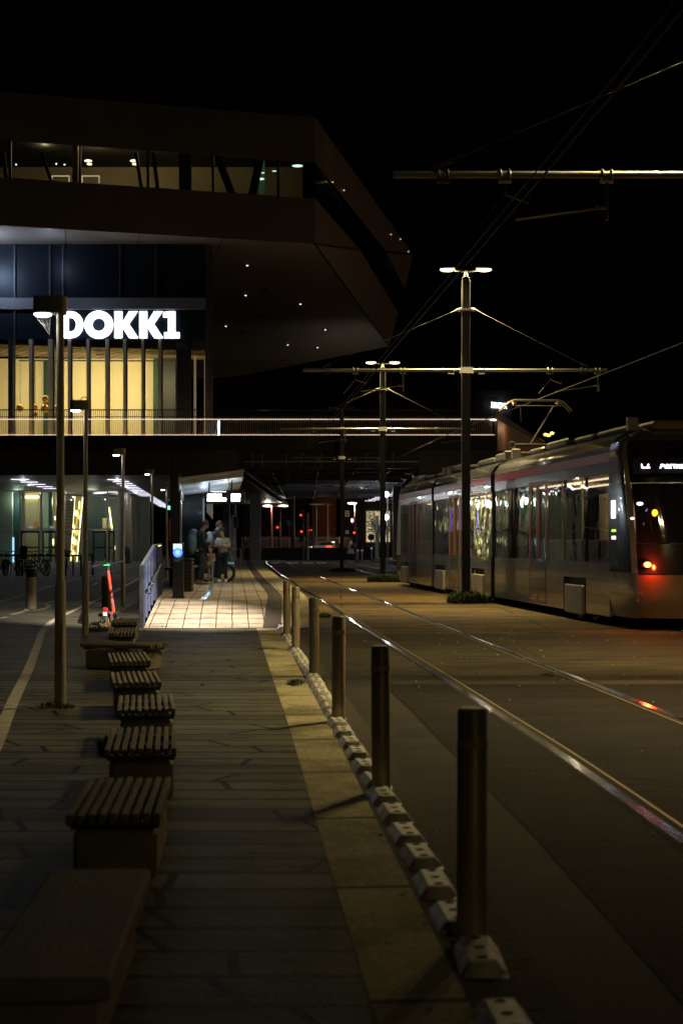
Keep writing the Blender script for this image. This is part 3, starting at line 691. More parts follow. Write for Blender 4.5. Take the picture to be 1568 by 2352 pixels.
for d, z in ((24.75, .62), (26.4, .79), (28.0, .94)): q.tube([(fx(d), d, z - .06), (hx(d), d, z - .06), (hx(d), d, z)], .012, 6)
q.build('handrail_brackets', DARKMET, rl)
# card reader post
px_, pd = gx(409.5, 29.2), 29.2; pz = .3
ps = empty('card_reader_post', (px_, pd, pz), 'dark card reader post with a glowing blue ring and screen', 'ticket machine')
q = MB(); q.bbox(px_ - .13, px_ + .13, pd - .08, pd + .10, pz, pz + .04, .01); q.bbox(px_ - .11, px_ + .11, pd - .06, pd + .08, pz + .04, gz(1247, pd), .01); q.build('post_body', DARKMET, ps)
q = MB(); q.box(px_ - .095, px_ + .085, pd - .068, pd - .062, gz(1262, pd), gz(1249, pd)); q.build('screen', glow('pale_screen', (.55, .66, 1), 1.6), ps)
BLUE = glow('blue_led', (.05, .09, 1), 5)
q = MB(); q.lathe((px_, pd - .066, gz(1269, pd)), [(.095, 0), (.095, .004), (.085, .006)], 24, Matrix.Rotation(R(90), 3, 'X')); q.build('blue_ring', BLUE, ps)
q = MB(); q.lathe((px_, pd - .074, gz(1269, pd)), [(.05, 0), (.05, .003)], 24, Matrix.Rotation(R(90), 3, 'X')); q.build('reader_disc', glow('cyan_led', (.25, .6, 1), 1.6), ps)
q = MB(); textmesh('Check', .07, q, (px_ - .085, pd - .064, gz(1284, pd)), (1, 0, 0), (0, 0, 1), bold=.003); textmesh('ind', .07, q, (px_ - .055, pd - .064, gz(1290, pd)), (1, 0, 0), (0, 0, 1), bold=.003)
q.build('green_lettering', mat('green_text', (.03, .12, .05), .6, 0, (.03, .2, .08), .25), ps)
# slatted litter bin
bn = empty('slatted_bin', (gx(428, 33), 33, .3), 'dark ribbed litter bin between the card reader post and the shelter', 'litter bin')
x = gx(427, 33)
q = MB(); q.bbox(x - .14, x + .14, 32.9, 33.3, .3, 1.03, .01); q.build('bin_body', DARKMET, bn)
q = MB()
for k in range(8): q.bbox(x - .155, x + .155, 32.88, 33.32, .34 + k * .085, .40 + k * .085, .005)
q.build('ribs', mat('bin_ribs', (.10, .085, .06), .6, .3), bn)
q = MB(); q.bbox(x - .17, x + .17, 32.87, 33.33, 1.03, 1.06, .008); q.build('bin_lid', DARKMET, bn)

# ---- red electric scooter
sx, sd = gx(248, 25.2), 25.2
RED = mat('scooter_red', (.62, .055, .03), .35, 0, noise=.08, nscale=10, coat=.4)
sc = empty('electric_scooter', (sx, sd, 0), 'red electric scooter with a green glowing headset, parked behind the benches', 'scooter')
a = Vector((sx, sd - .55, 0)); fw = Vector((sx - .02, sd + .48, 0)); dirv = (fw - a).normalized()
for nm, p in (('wheel', a + Vector((.06, 0, 0))), ('wheel', fw)):
    q = MB(); q.torus(p + Vector((0, 0, .125)), .10, .026, 'x'); wv = q.build('wheel', RUBBER, sc, True)
    q = MB(); q.lathe(p + Vector((-.02, 0, .125)), [(.075, 0), (.075, .04)], 16, Matrix.Rotation(R(90), 3, 'Y')); q.build('hub', STEEL, wv, True)
q = MB(); q.slab([a + Vector((-.09, .1, .16)), a + Vector((.12, .1, .16)), fw + Vector((.07, -.2, .16)), fw + Vector((-.09, -.2, .16))], (0, 0, .05)); q.build('deck', mat('scooter_deck', (.30, .06, .05), .7, noise=.3, nscale=12), sc)
q = MB(); q.tube([a + Vector((.05, -.06, .29)), a + Vector((.05, .02, .28)), a + Vector((.05, .12, .22))], [.03, .045, .03], 8); q.build('mudguard', RED, sc, True)
hd_ = fw + Vector((-.05, -.12, 1.06)); ft = fw + Vector((.06, -.1, .20))
def along(t): return ft.lerp(hd_, t)
q = MB(); q.tube([along(0), along(.28)], .033, 10); q.tube([along(.36), along(.86)], .029, 10); q.build('steering_column', RED, sc, True)
q = MB(); q.tube([along(.28), along(.36)], .034, 10); q.tube([along(.86), along(.97)], .024, 10); q.tube([ft, fw + Vector((0, 0, .13))], .035, 8); q.build('column_joints', BLACK, sc, True)
q = MB(); q.box(ft.x - .02, ft.x + .012, ft.y - .045, ft.y - .038, .30, .34); q.box(ft.x - .025, ft.x + .008, ft.y - .05, ft.y - .043, .36, .40)
q.build('column_labels', mat('label_grey', (.2, .16, .2), .5), sc)
q = MB(); q.tube([hd_ + Vector((-.27, -.03, -.05)), hd_ + Vector((-.1, 0, -.01)), hd_ + Vector((.1, 0, .01)), hd_ + Vector((.28, -.02, .05))], [.019, .013, .013, .019], 8); q.tube([hd_ + Vector((-.04, 0, 0)), hd_ + Vector((-.05, -.04, .09))], .012, 6); q.tube([hd_ + Vector((.04, 0, 0)), hd_ + Vector((.07, -.03, .10))], .012, 6); q.build('handlebar', BLACK, sc, True)
q = MB(); q.ell(hd_ + Vector((0, 0, -.01)), .055, .05, .045, 12); q.build('headset', BLACK, sc, True)
q = MB(); q.torus(hd_ + Vector((0, -.02, -.02)), .048, .009, 'z', 20, 6); q.build('green_ring', glow('green_led', (.03, 1, .25), 2.5), sc, True)
q = MB(); q.bbox(a.x + .02, a.x + .10, a.y - .12, a.y - .09, .26, .33, .01); q.build('tail_lamp', mat('tail_red', (.3, .02, .02), .3, 0, (1, .05, .03), .25), sc)
q = MB(); q.bbox(a.x + .025, a.x + .095, a.y - .12, a.y - .11, .18, .25, .004); q.build('number_plate', mat('plate_white', (.8, .78, .75), .5), sc)
q = MB(); q.tube([fw + Vector((-.02, -.55, .17)), fw + Vector((-.14, -.6, .01))], .012, 6); q.build('kickstand', STEEL, sc)

# ============================================================ SHELTER AND DISPLAY
sh = empty('tram_shelter', (-4.2, 38, .3), 'platform shelter with a brightly lit ribbed roof and dark rear panels', 'shelter')
ROOFM = mat('ribbed_roof_metal', (.75, .80, .82), .35, .5, noise=.1, nscale=4)
FL_, FRr = at(412, 1101.7, 34.2), at(559, 1083.8, 34.2); BL_, BR_ = Vector((-4.72, 42.6, FL_.z)), Vector((-3.05, 42.6, FRr.z))
q = MB(); q.slab([FL_, FRr, BR_, BL_], (0, 0, .05)); q.build('roof_deck', ROOFM, sh)
q = MB(); nrib = 15
for i in range(nrib):
    t = (i + .5) / nrib; p = FL_.lerp(BL_, t); r_ = FRr.lerp(BR_, t); r_ = p.lerp(r_, .78); wv = Vector((0, .10, 0)); dn = Vector((0, 0, -.11))
    q.slab([p + dn, r_ + dn, r_ + dn + wv, p + dn + wv], (0, 0, .105))
q.build('roof_ribs', ROOFM, sh)
q = MB(); q.slab([FL_.lerp(FRr, .78) + Vector((0, -.0, -.12)), FRr + Vector((0, 0, -.12)), BR_ + Vector((0, 0, -.12)), BL_.lerp(BR_, .78) + Vector((0, 0, -.12))], (0, 0, .115)); q.build('roof_edge_panel', mat('edge_panel', (.5, .52, .52), .4, .3), sh)
q = MB(); q.slab([FL_ + Vector((-.03, -.02, -.28)), FL_ + Vector((-.03, -.02, .06)), BL_ + Vector((-.03, 0, .06)), BL_ + Vector((-.03, 0, -.28))], (.05, 0, 0)); q.build('gutter_beam', mat('gutter_pale', (.5, .55, .6), .4, .4), sh)
PANEL = mat('dark_glass_panel', (.02, .024, .028), .15, .2, coat=.3)
q = MB(); q.box(-4.75, gx(468, 42.4), 42.3, 42.36, .32, 2.85); q.build('end_panel', PANEL, sh)
q = MB(); q.slab([(FL_.x + .02, 34.3, .32), (BL_.x + .02, 42.3, .32), (BL_.x + .02, 42.3, 2.66), (FL_.x + .02, 34.3, 2.66)], (-.05, 0, 0)); q.build('rear_panel', PANEL, sh)
EDG = mat('glass_edge', (.55, .62, .66), .2, .6)
q = MB(); q.bbox(FL_.x + .0, FL_.x + .05, 34.22, 34.29, .3, 2.72, .005); q.bbox(gx(466, 42.2), gx(466, 42.2) + .05, 42.1, 42.2, .3, 2.75, .005); q.build('posts', EDG, sh)
q = MB(); q.bbox(-4.55, -4.1, 36.6, 41.5, .72, .78, .01); 
for d in (37.2, 39, 40.9): q.box(-4.5, -4.2, d - .04, d + .04, .3, .72)
q.build('bench_seat', WOOD, sh)
for dd_ in (36.4, 39.6, 41.2):
    q = MB(); xx = gx(487, dd_); q.box(xx, xx + .36, dd_, dd_ + .05, 2.72, 2.74); tag(q.build('tube_light', glow('tube_white', (.85, .93, 1), 3.5)), 'slim white tube light under the shelter roof', 'light', 'tube lights under the shelter roof')
for a_, b_ in ((-3.35, 36.2), (-3.75, 39.6)): lamp('tube_glow', 'POINT', (a_, b_, 2.45), 24, (.70, .85, 1), sh, shadow_soft_size=.03)
q = MB(); q.ell(at(502.5, 1094, 35.2), .045, .045, .06, 12); q.tube([at(502.5, 1094, 35.2), at(502.5, 1088, 35.2)], .01, 6); tag(q.build('cctv_dome', BLACK), 'small black camera dome hanging under the shelter roof', 'camera')
# hanging departures display
D0 = 35.6
db = empty('departures_display', at(515, 1143, D0), 'blazing white departures display hanging from the shelter roof', 'display')
q = MB(); a, b = at(471, 1156, D0), at(562, 1130, D0); q.bbox(a.x, b.x, D0, D0 + .12, a.z, b.z, .01); q.build('case', BLACK, db)
LED = glow('led_white', (.88, .95, 1), 22)
q = MB(); rn = random.Random(11)
for y0, x0, x1 in ((1138.5, 477, 509), (1147, 477, 519.5), (1138.5, 531.5, 552), (1147, 531.5, 552)):
    xx = x0
    while xx < x1 - 1:
        wd = min(rn.choice((2.6, 3.2, 3.8)), x1 - xx); p = at(xx, y0 + 3.9, D0); p2 = at(xx + wd - .35, y0 - rn.choice((2.6, 3.4, 3.6)), D0); q.bbox(p.x, p2.x, D0 - .008, D0 - .002, p.z, p2.z, .001); xx += wd
q.build('led_rows', LED, db)
q = MB()
for xp in (480, 532): p = at(xp, 1131, D0); q.box(p.x - .02, p.x + .02, D0 + .03, D0 + .07, p.z - .01, 2.98)
q.build('hanger', DARKMET, db)
lamp('display_glow', 'POINT', at(520, 1126, D0 + .5), 16, (.78, .89, 1), db, shadow_soft_size=.02)
# dark pier behind the shelter
o = empty('shelter_pier', (gx(402, 46), 46, 0), 'tall dark square pier rising behind the left side of the shelter', 'pier')
q = MB(); q.bbox(gx(391, 46), gx(413, 46), 46, 46.5, 0, gz(1088, 46), .01); q.build('shaft', mat('dark_cladding', (.05, .047, .04), .6, .2, noise=.2, nscale=2), o)
q = MB(); q.bbox(gx(391, 46), gx(540, 46), 46.6, 47.0, gz(1112, 46), gz(1088, 46), .01); q.build('cross_beam', MATS['dark_cladding'], o)

# ============================================================ PEOPLE
def skin_mesh(nodes, edges, sub=1):
    """nodes: name -> (pos, radius); grows one continuous surface over the joints"""
    ks = list(nodes); me = bpy.data.meshes.new('skin'); me.from_pydata([nodes[k][0] for k in ks], [(ks.index(a), ks.index(b)) for a, b in edges], [])
    ob = bpy.data.objects.new('skin', me); COL.objects.link(ob); ob.modifiers.new('s', 'SKIN')
    for i, k in enumerate(ks):
        r = nodes[k][1]; r = r if isinstance(r, tuple) else (r, r)
        me.skin_vertices[0].data[i].radius = r; me.skin_vertices[0].data[i].use_root = (i == 0)
    sb = ob.modifiers.new('b', 'SUBSURF'); sb.levels = sub; sb.render_levels = sub
    dg = bpy.context.evaluated_depsgraph_get(); dg.update(); ev = bpy.data.meshes.new_from_object(ob.evaluated_get(dg))
    vs = [v.co.copy() for v in ev.vertices]; fs = [tuple(p.vertices) for p in ev.polygons]
    bpy.data.objects.remove(ob); bpy.data.meshes.remove(me); bpy.data.meshes.remove(ev); return vs, fs
BASE = dict(pel=(0, 0, .94), spi=(0, 0, 1.12), che=(0, 0, 1.34), nec=(0, .0, 1.50), hea=(0, .02, 1.62),
    shl=(-.17, 0, 1.42), ell=(-.21, -.03, 1.14), wrl=(-.20, .06, .90), shr=(.17, 0, 1.42), elr=(.21, -.03, 1.14), wrr=(.20, .06, .90),
    hil=(-.09, 0, .90), knl=(-.09, .02, .49), anl=(-.09, -.02, .08), hir=(.09, 0, .90), knr=(.09, .02, .49), anr=(.09, -.02, .08))
HAIR = mat('dark_hair', (.02, .014, .01), .6, bump=.4, bscale=90)
def person(loc, yaw, scale, lab, J=None, skin=(.45, .27, .18), jacket=(.02, .025, .04), trous=(.015, .016, .02), shoe=(.5, .45, .4), hair='short', jl=0, bulk=1.0, look=(0, 0), hairm=None, skirt=None, legskin=False, heads=1.0):
    P = dict(BASE); P.update(J or {}); P = {k: Vector(v) for k, v in P.items()}
    o = empty('person', loc, lab, 'person'); o['label'] = lab
    Z = Matrix.Rotation(yaw, 3, 'Z'); L = Vector(loc)
    W = lambda p: L + Z @ (Vector(p) * scale)
    def put(nodes, edges, name, m_, extra=None):
        vs, fs = skin_mesh(nodes, edges); q = MB(); q.add([W(v) for v in vs], fs)
        if extra: extra(q)
        return q.build(name, m_, o, 'all')
    SK = mat('skin_%d' % int(skin[0] * 100), skin, .55, 0, noise=.08, nscale=20)
    hd = P['hea']; hs = heads
    neck = P['nec']
    hdir = (hd - neck)
    Hm = Matrix.Rotation(look[0], 3, 'Z') @ Matrix.Rotation(look[1], 3, 'X')
    def headfn(p):
        x, y, z = p
        if z < 0: x *= 1 + z * 2.2; y *= 1 + (z * .9 if y < 0 else z * .4)   # jaw narrows
        if y > .06 and abs(x) < .05 and z > -.085: y += .0
        return Vector((x, y, z))
    def extras(q):
        c = hd + Vector((0, .01, .02))
        q.ell(W(c), .074 * scale * hs, .092 * scale * hs, .118 * scale * hs, 16, Z @ Hm, headfn)
        f = lambda p: W(c + Hm @ (Vector(p) * hs))
        q.tube([f((0, .085, .02)), f((0, .108, -.025)), f((0, .09, -.035))], [.008 * scale, .016 * scale, .010 * scale], 6)       # nose
        for s in (-1, 1):
            q.ell(f((s * .077, -.005, -.005)), .009 * scale, .018 * scale, .03 * scale, 8, Z @ Hm)                              # ears
        q.tube([f((-.024, .083, -.062)), f((0, .090, -.060)), f((.024, .083, -.062))], .005 * scale, 5)                           # mouth
        for s, w_, e_ in ((-1, P['wrl'], P['ell']), (1, P['wrr'], P['elr'])):
            d = (w_ - e_).normalized(); side = d.cross(Vector((0, 1, 0)) if abs(d.y) < .8 else Vector((0, 0, 1))).normalized(); nrm = d.cross(side).normalized()
            cpt = w_ + d * .045
            M = Matrix((side, nrm, d)).transposed()
            q.ell(W(cpt), .038 * scale, .016 * scale, .052 * scale, 10, Z @ M)
            for i, (off, ln) in enumerate(((-.028, .060), (-.009, .070), (.010, .066), (.028, .052))):
                b0 = cpt + side * off + d * .038; b1 = b0 + d * ln * .55 + nrm * .012 * s; b2 = b1 + d * ln * .4 + nrm * .024 * s
                q.tube([W(b0), W(b1), W(b2)], [.0095 * scale, .0085 * scale, .0065 * scale], 6)
            b0 = w_ + d * .02 + side * .03 * -1; q.tube([W(b0), W(b0 + d * .03 - side * .022), W(b0 + d * .062 - side * .024)], [.011 * scale, .010 * scale, .008 * scale], 6)
    N = dict(pel=(P['pel'], .10), spi=(P['spi'], .10), che=(P['che'], (.125, .10)), nec=(neck, .052), hea=(hd, .06),
        shl=(P['shl'], .052), ell=(P['ell'], .038), wrl=(P['wrl'], .026), shr=(P['shr'], .052), elr=(P['elr'], .038), wrr=(P['wrr'], .026),
        hil=(P['hil'], .082), knl=(P['knl'], .052), anl=(P['anl'], .036), hir=(P['hir'], .082), knr=(P['knr'], .052), anr=(P['anr'], .036))
    E = [('pel', 'spi'), ('spi', 'che'), ('che', 'nec'), ('nec', 'hea'), ('che', 'shl'), ('shl', 'ell'), ('ell', 'wrl'), ('che', 'shr'), ('shr', 'elr'), ('elr', 'wrr'), ('pel', 'hil'), ('hil', 'knl'), ('knl', 'anl'), ('pel', 'hir'), ('hir', 'knr'), ('knr', 'anr')]
    put(N, E, 'body', SK, extras)
    JM = mat('cloth_%s' % '_'.join('%d' % (c * 1000) for c in jacket), jacket, .8, 0, noise=.25, nscale=12, bump=.4, bscale=18)
    wl = P['ell'].lerp(P['wrl'], .9); wr = P['elr'].lerp(P['wrr'], .9); b = bulk
    hem = P['pel'] + Vector((0, 0, -.02 - jl))
    N = dict(che=(P['che'], (.155 * b, .125 * b)), spi=(P['spi'], (.145 * b, .125 * b)), hem=(hem, (.15 * b + jl * .1, .128 * b + jl * .1)), nec=(P['nec'] - Vector((0, 0, .03)), .068),
        shl=(P['shl'], .072 * b), ell=(P['ell'], .056 * b), wrl=(wl, .040 * b), shr=(P['shr'], .072 * b), elr=(P['elr'], .056 * b), wrr=(wr, .040 * b))
    put(N, [('che', 'spi'), ('spi', 'hem'), ('che', 'nec'), ('che', 'shl'), ('shl', 'ell'), ('ell', 'wrl'), ('che', 'shr'), ('shr', 'elr'), ('elr', 'wrr')], 'jacket', JM)
    TM = mat('cloth_%s' % '_'.join('%d' % (c * 1000) for c in trous), trous, .85, 0, noise=.2, nscale=12, bump=.3, bscale=16)
    if True:
        N = dict(pel=(P['pel'], (.132, .115)), hil=(P['hil'], .098), knl=(P['knl'], .070), anl=(P['anl'] + Vector((0, 0, .03)), .056), hir=(P['hir'], .098), knr=(P['knr'], .070), anr=(P['anr'] + Vector((0, 0, .03)), .056))
        put(N, [('pel', 'hil'), ('hil', 'knl'), ('knl', 'anl'), ('pel', 'hir'), ('hir', 'knr'), ('knr', 'anr')], 'trousers', TM)
    SM = mat('shoe_%d' % int(shoe[0] * 100), shoe, .6)
    for s in ('anl', 'anr'):
        a = P[s]; q = MB(); t = a + Vector((0, .15, -.035 if a.z > .05 else -.035)); hl = a + Vector((0, -.05, -.035))
        q.ell(W((hl + t) / 2 + Vector((0, 0, .0))), .045 * scale, .135 * scale, .042 * scale, 12, Z); q.tube([W(a + Vector((0, 0, .05))), W(a + Vector((0, .01, -.01)))], [.045 * scale, .05 * scale], 10); q.build('shoe', SM, o, 'all')
    if skirt:
        q = MB(); c0 = P['pel'] + Vector((0, 0, .16)); c1 = P['pel'] + Vector((0, 0, -skirt[1])); n = 18; vs = []
        for (c, r) in ((c0, .15), (c0.lerp(c1, .4), .21), (c1, .26)):
            for i in range(n): a = 6.283 * i / n; rr = r * (1 + .06 * math.sin(i * 3)); vs.append(W(c + Vector((rr * .95 * math.cos(a), rr * math.sin(a), 0))))
        q.add(vs, [(k * n + i, k * n + (i + 1) % n, (k + 1) * n + (i + 1) % n, (k + 1) * n + i) for k in range(2) for i in range(n)]); q.build('dress', mat('dress_cloth', skirt[0], .85, noise=.4, nscale=18), o, 'all')
    c = hd + Vector((0, .01, .02)); q = MB(); hm = hairm or HAIR
    def capfn(p): return Vector((p.x, p.y if p.y < .03 else .03 + (p.y - .03) * .75, p.z if p.z > -.01 else p.z * (.95 if p.y < 0 else .1)))
    q.ell(W(c + Hm @ Vector((0, -.014 * hs, .026 * hs))), .090 * scale * hs, .102 * scale * hs, .120 * scale * hs, 16, Z @ Hm, capfn)
    if hair == 'long':
        q.tube([W(c + Vector((0, -.07, .05))), W(c + Vector((0, -.095, -.08))), W(c + Vector((0, -.10, -.24)))], [.07 * scale, .075 * scale, .04 * scale], 10)
    if hair == 'messy':
        rn = random.Random(4)
        for i in range(26): a = rn.uniform(0, 6.283); e = rn.uniform(.1, 1.4); v = Vector((math.cos(a) * math.cos(e) * .10, math.sin(a) * math.cos(e) * .10 - .015, .03 + math.sin(e) * .12)); q.ell(W(c + v * hs), .034 * scale, .03 * scale, .026 * scale, 6)
    q.build('hair', hm, o, 'all')
    q = MB()
    for s in (-1, 1):
        q.ell(W(c + Hm @ (Vector((s * .028, .086, .004)) * hs)), .011 * scale * hs, .006 * scale * hs, .007 * scale * hs, 8, Z @ Hm); q.tube([W(c + Hm @ (Vector((s * .015, .09, .026)) * hs)), W(c + Hm @ (Vector((s * .045, .082, .026)) * hs))], .004 * scale, 4)
    q.build('eyes_and_brows', mat('eye_dark', (.012, .01, .01), .4), o, True)
    return o, W
def z_pl(d): return .3
# man with backpack looking at a phone, facing right
p = (gx(463, 38.4), 38.4, .3)
o, W = person(p, R(-78), .985, 'man in dark clothes with a big teal backpack, looking down at a phone', J=dict(nec=(0, .02, 1.50), hea=(0, .09, 1.60), shl=(-.17, .02, 1.41), ell=(-.21, .03, 1.13), wrl=(-.12, .25, 1.10), shr=(.17, .02, 1.41), elr=(.21, .03, 1.13), wrr=(.10, .27, 1.12), hil=(-.09, 0, .90), knl=(-.10, .05, .49), anl=(-.10, .0, .08), anr=(.09, -.12, .08), knr=(.09, -.02, .49)), skin=(.2, .11, .07), jacket=(.008, .010, .015), trous=(.007, .008, .010), shoe=(.12, .085, .06), look=(0, R(-32)), jl=.06)
q = MB()
def band(v): return v
Zr = Matrix.Rotation(R(-78), 3, 'Z')
bp_ = empty('backpack', W((0, -.28, 1.18)), 'big teal and grey hiking backpack worn by the man with the phone', 'backpack')
BPM = mat('teal_pack_cloth', (.06, .11, .12), .75, noise=.4, nscale=9, bump=.6, bscale=14)
q = MB(); q.ell(W((0, -.26, 1.16)), .17, .15, .34, 16, Zr); q.build('main_bag', BPM, bp_, 'all')
q = MB(); q.ell(W((0, -.24, 1.42)), .16, .13, .11, 14, Zr); q.build('top_pocket', BPM, bp_, 'all')
q = MB()
for s in (-1, 1): q.tube([W((s * .11, -.10, 1.45)), W((s * .12, .08, 1.46)), W((s * .13, .15, 1.34)), W((s * .15, .06, 1.08)), W((s * .12, -.14, .98))], .018, 6)
q.build('strap', DARKMET, bp_, True)
q = MB(); q.tube([W((-.15, -.02, .90)), W((-.14, -.12, .93)), W((.0, -.17, .93)), W((.14, -.12, .93))], .02, 6, flat=1.5); tag(q.build('shirt_hem', mat('white_cloth', (.55, .55, .52), .8), o, True))
ph = empty('phone', W((0, .36, 1.17)), 'lit phone held by the man with the backpack', 'phone')
q = MB(); M_ = Matrix.Translation(W((0, .36, 1.17))) @ (Zr @ Matrix.Rotation(R(-50), 3, 'X')).to_4x4()
q.bbox(-.04, .04, -.075, .075, -.005, .005, .003, M_); q.build('phone_case', BLACK, ph)
q = MB(); q.box(-.034, .034, -.068, .068, .0065, .0075, M_); q.build('phone_screen', glow('phone_glow', (.6, .75, 1), 1.2), ph)
# man behind with a grey pack
p = (gx(497, 40.3), 40.3, .3)
o, W2 = person(p, R(-60), 1.0, 'short-haired man in a navy jacket standing behind the stroller with a grey rucksack', J=dict(nec=(0, .03, 1.50), hea=(0, .08, 1.60), wrl=(-.14, .26, 1.02), wrr=(.12, .28, 1.02), ell=(-.20, .02, 1.14), elr=(.20, .02, 1.14)), skin=(.3, .18, .13), jacket=(.005, .009, .022), look=(0, R(-20)), hairm=mat('brown_hair', (.06, .035, .02), .6))
Zr = Matrix.Rotation(R(-60), 3, 'Z')
bp2 = empty('backpack', W2((0, -.22, 1.2)), 'pale grey rucksack on the back of the man in navy', 'backpack')
q = MB(); q.ell(W2((0, -.22, 1.2)), .15, .12, .25, 14, Zr); q.build('main_bag', mat('grey_pack_cloth', (.26, .26, .27), .75, noise=.4, nscale=9, bump=.5, bscale=14), bp2, 'all')
q = MB()
for s in (-1, 1): q.tube([W2((s * .11, -.10, 1.42)), W2((s * .12, .08, 1.45)), W2((s * .13, .13, 1.3)), W2((s * .13, -.08, 1.02))], .016, 6)
q.build('strap', MATS['grey_pack_cloth'], bp2, True)
# woman / teenager in pale jacket
p = (gx(512, 39.9), 39.9, .3)
person(p, R(170), .86, 'person with tousled dark hair in a cream jacket and black trousers, arms folded', J=dict(hea=(.03, .05, 1.62), shl=(-.17, 0, 1.41), ell=(-.24, .08, 1.17), wrl=(-.02, .22, 1.22), shr=(.17, 0, 1.41), elr=(.24, .08, 1.17), wrr=(.02, .20, 1.26), anl=(-.10, -.02, .08), anr=(.12, .02, .08)), skin=(.45, .30, .22), jacket=(.32, .28, .21), trous=(.010, .010, .012), shoe=(.55, .6, .62), hair='messy', bulk=1.22, look=(R(-10), 0))
# small child
p = (gx(484, 39.2), 39.2, .3)
person(p, R(160), .56, 'small child in a pale patterned coat and grey leggings standing beside the stroller', J=dict(hea=(0, .03, 1.66), wrl=(-.05, .2, 1.02), wrr=(.05, .2, 1.02)), skin=(.38, .22, .16), jacket=(.30, .25, .20), trous=(.20, .20, .20), shoe=(.50, .47, .45), hair='long', heads=1.45, bulk=1.15, jl=.15, hairm=mat('auburn_hair', (.07, .025, .012), .6))
# walking woman far off
p = (gx(805, 96.8), 96.8, 0)
person(p, R(80), 1.0, 'woman in a white blouse and pink patterned skirt walking left across the tracks', J=dict(wrl=(-.22, .12, .95), wrr=(.22, -.1, .92), knl=(-.09, .16, .52), anl=(-.09, .30, .10), knr=(.09, -.05, .48), anr=(.09, -.36, .16)), skin=(.4, .24, .18), jacket=(.65, .62, .55), trous=(.02, .02, .04), shoe=(.05, .04, .04), bulk=1.2, skirt=((.5, .32, .36), .32))
W3 = lambda a, b, c: (p[0] + a, p[1] + b, p[2] + c)
hb = empty('handbag', W3(.08, -.25, 1.1), 'black shoulder bag on the woman walking across the tracks', 'handbag')
q = MB(); q.bbox(p[0] - .0, p[0] + .24, p[1] - .32, p[1] - .22, .98, 1.22, .03); q.build('bag', BLACK, hb)
q = MB(); q.tube([(p[0] + .02, p[1] - .26, 1.2), (p[0] - .05, p[1] - .18, 1.45), (p[0], p[1] - .02, 1.52)], .012, 5); q.build('strap', BLACK, hb)
# ---- child trailer / jogging stroller
bx, bd = gx(520, 41), 41.0
st = empty('stroller', (bx, bd, .3), 'blue and black jogging stroller with a large spoked wheel, behind the person in cream', 'stroller')
BLUEC = mat('blue_canopy', (.015, .20, .42), .7, noise=.2, nscale=8)
for wx, wy, rr in ((bx + .04, bd - .35, .25), (bx - .05, bd + .3, .25), (bx - .55, bd, .18)):
    q = MB(); q.torus((wx, wy, .3 + rr), rr - .02, .022, 'y', 30, 6); wv = q.build('wheel', RUBBER, st, True)
    q = MB(); q.torus((wx, wy, .3 + rr), rr - .045, .008, 'y', 30, 5)
    for i in range(12): a = i * math.pi / 6; q.tube([(wx, wy, .3 + rr), (wx + math.cos(a) * (rr - .04), wy, .3 + rr + math.sin(a) * (rr - .04))], .003, 4)
    q.lathe((wx, wy + .03, .3 + rr), [(.025, 0), (.025, .06)], 10, Matrix.Rotation(R(90), 3, 'X')); q.build('rim', STEEL, wv)
q = MB(); q.slab([(bx - .02, bd - .3, .3 + .48), (bx + .24, bd - .3, .3 + .42), (bx + .10, bd - .3, 1.18), (bx + .03, bd - .3, 1.20)], (0, .5, 0)); q.build('rear_canopy', BLUEC, st)
q = MB(); textmesh('THULE', .075, q, (bx + .02, bd - .305, .82), (1, 0, 0), (0, 0, 1), bold=.004); q.build('lettering', mat('white_print', (.8, .8, .8), .6, 0, (1, 1, 1), .12), st)
q = MB(); q.slab([(bx - .62, bd - .28, .3 + .25), (bx + .0, bd - .28, .3 + .22), (bx - .02, bd - .28, .3 + .62), (bx - .38, bd - .28, .3 + .66)], (0, .46, 0)); q.build('seat_tub', mat('tub_dark', (.03, .033, .037), .7), st)
q = MB(); q.slab([(bx - .42, bd - .29, .3 + .60), (bx - .38, bd - .29, .3 + .70), (bx - .02, bd - .29, .3 + .84), (bx - .02, bd - .29, .3 + .74)], (0, .48, 0)); q.slab([(bx - .40, bd - .29, .3 + .27), (bx - .38, bd - .29, .3 + .34), (bx - .02, bd - .29, .3 + .40), (bx - .02, bd - .29, .3 + .33)], (0, .02, 0)); q.build('blue_trim', BLUEC, st)
q = MB(); q.tube([(bx + .05, bd - .25, 1.18), (bx + .18, bd - .2, 1.24), (bx + .36, bd - .1, 1.25)], .014, 6); q.tube([(bx - .5, bd, .5), (bx + .05, bd - .25, .55)], .018, 6); q.build('push_bar', CHROME, st, True)

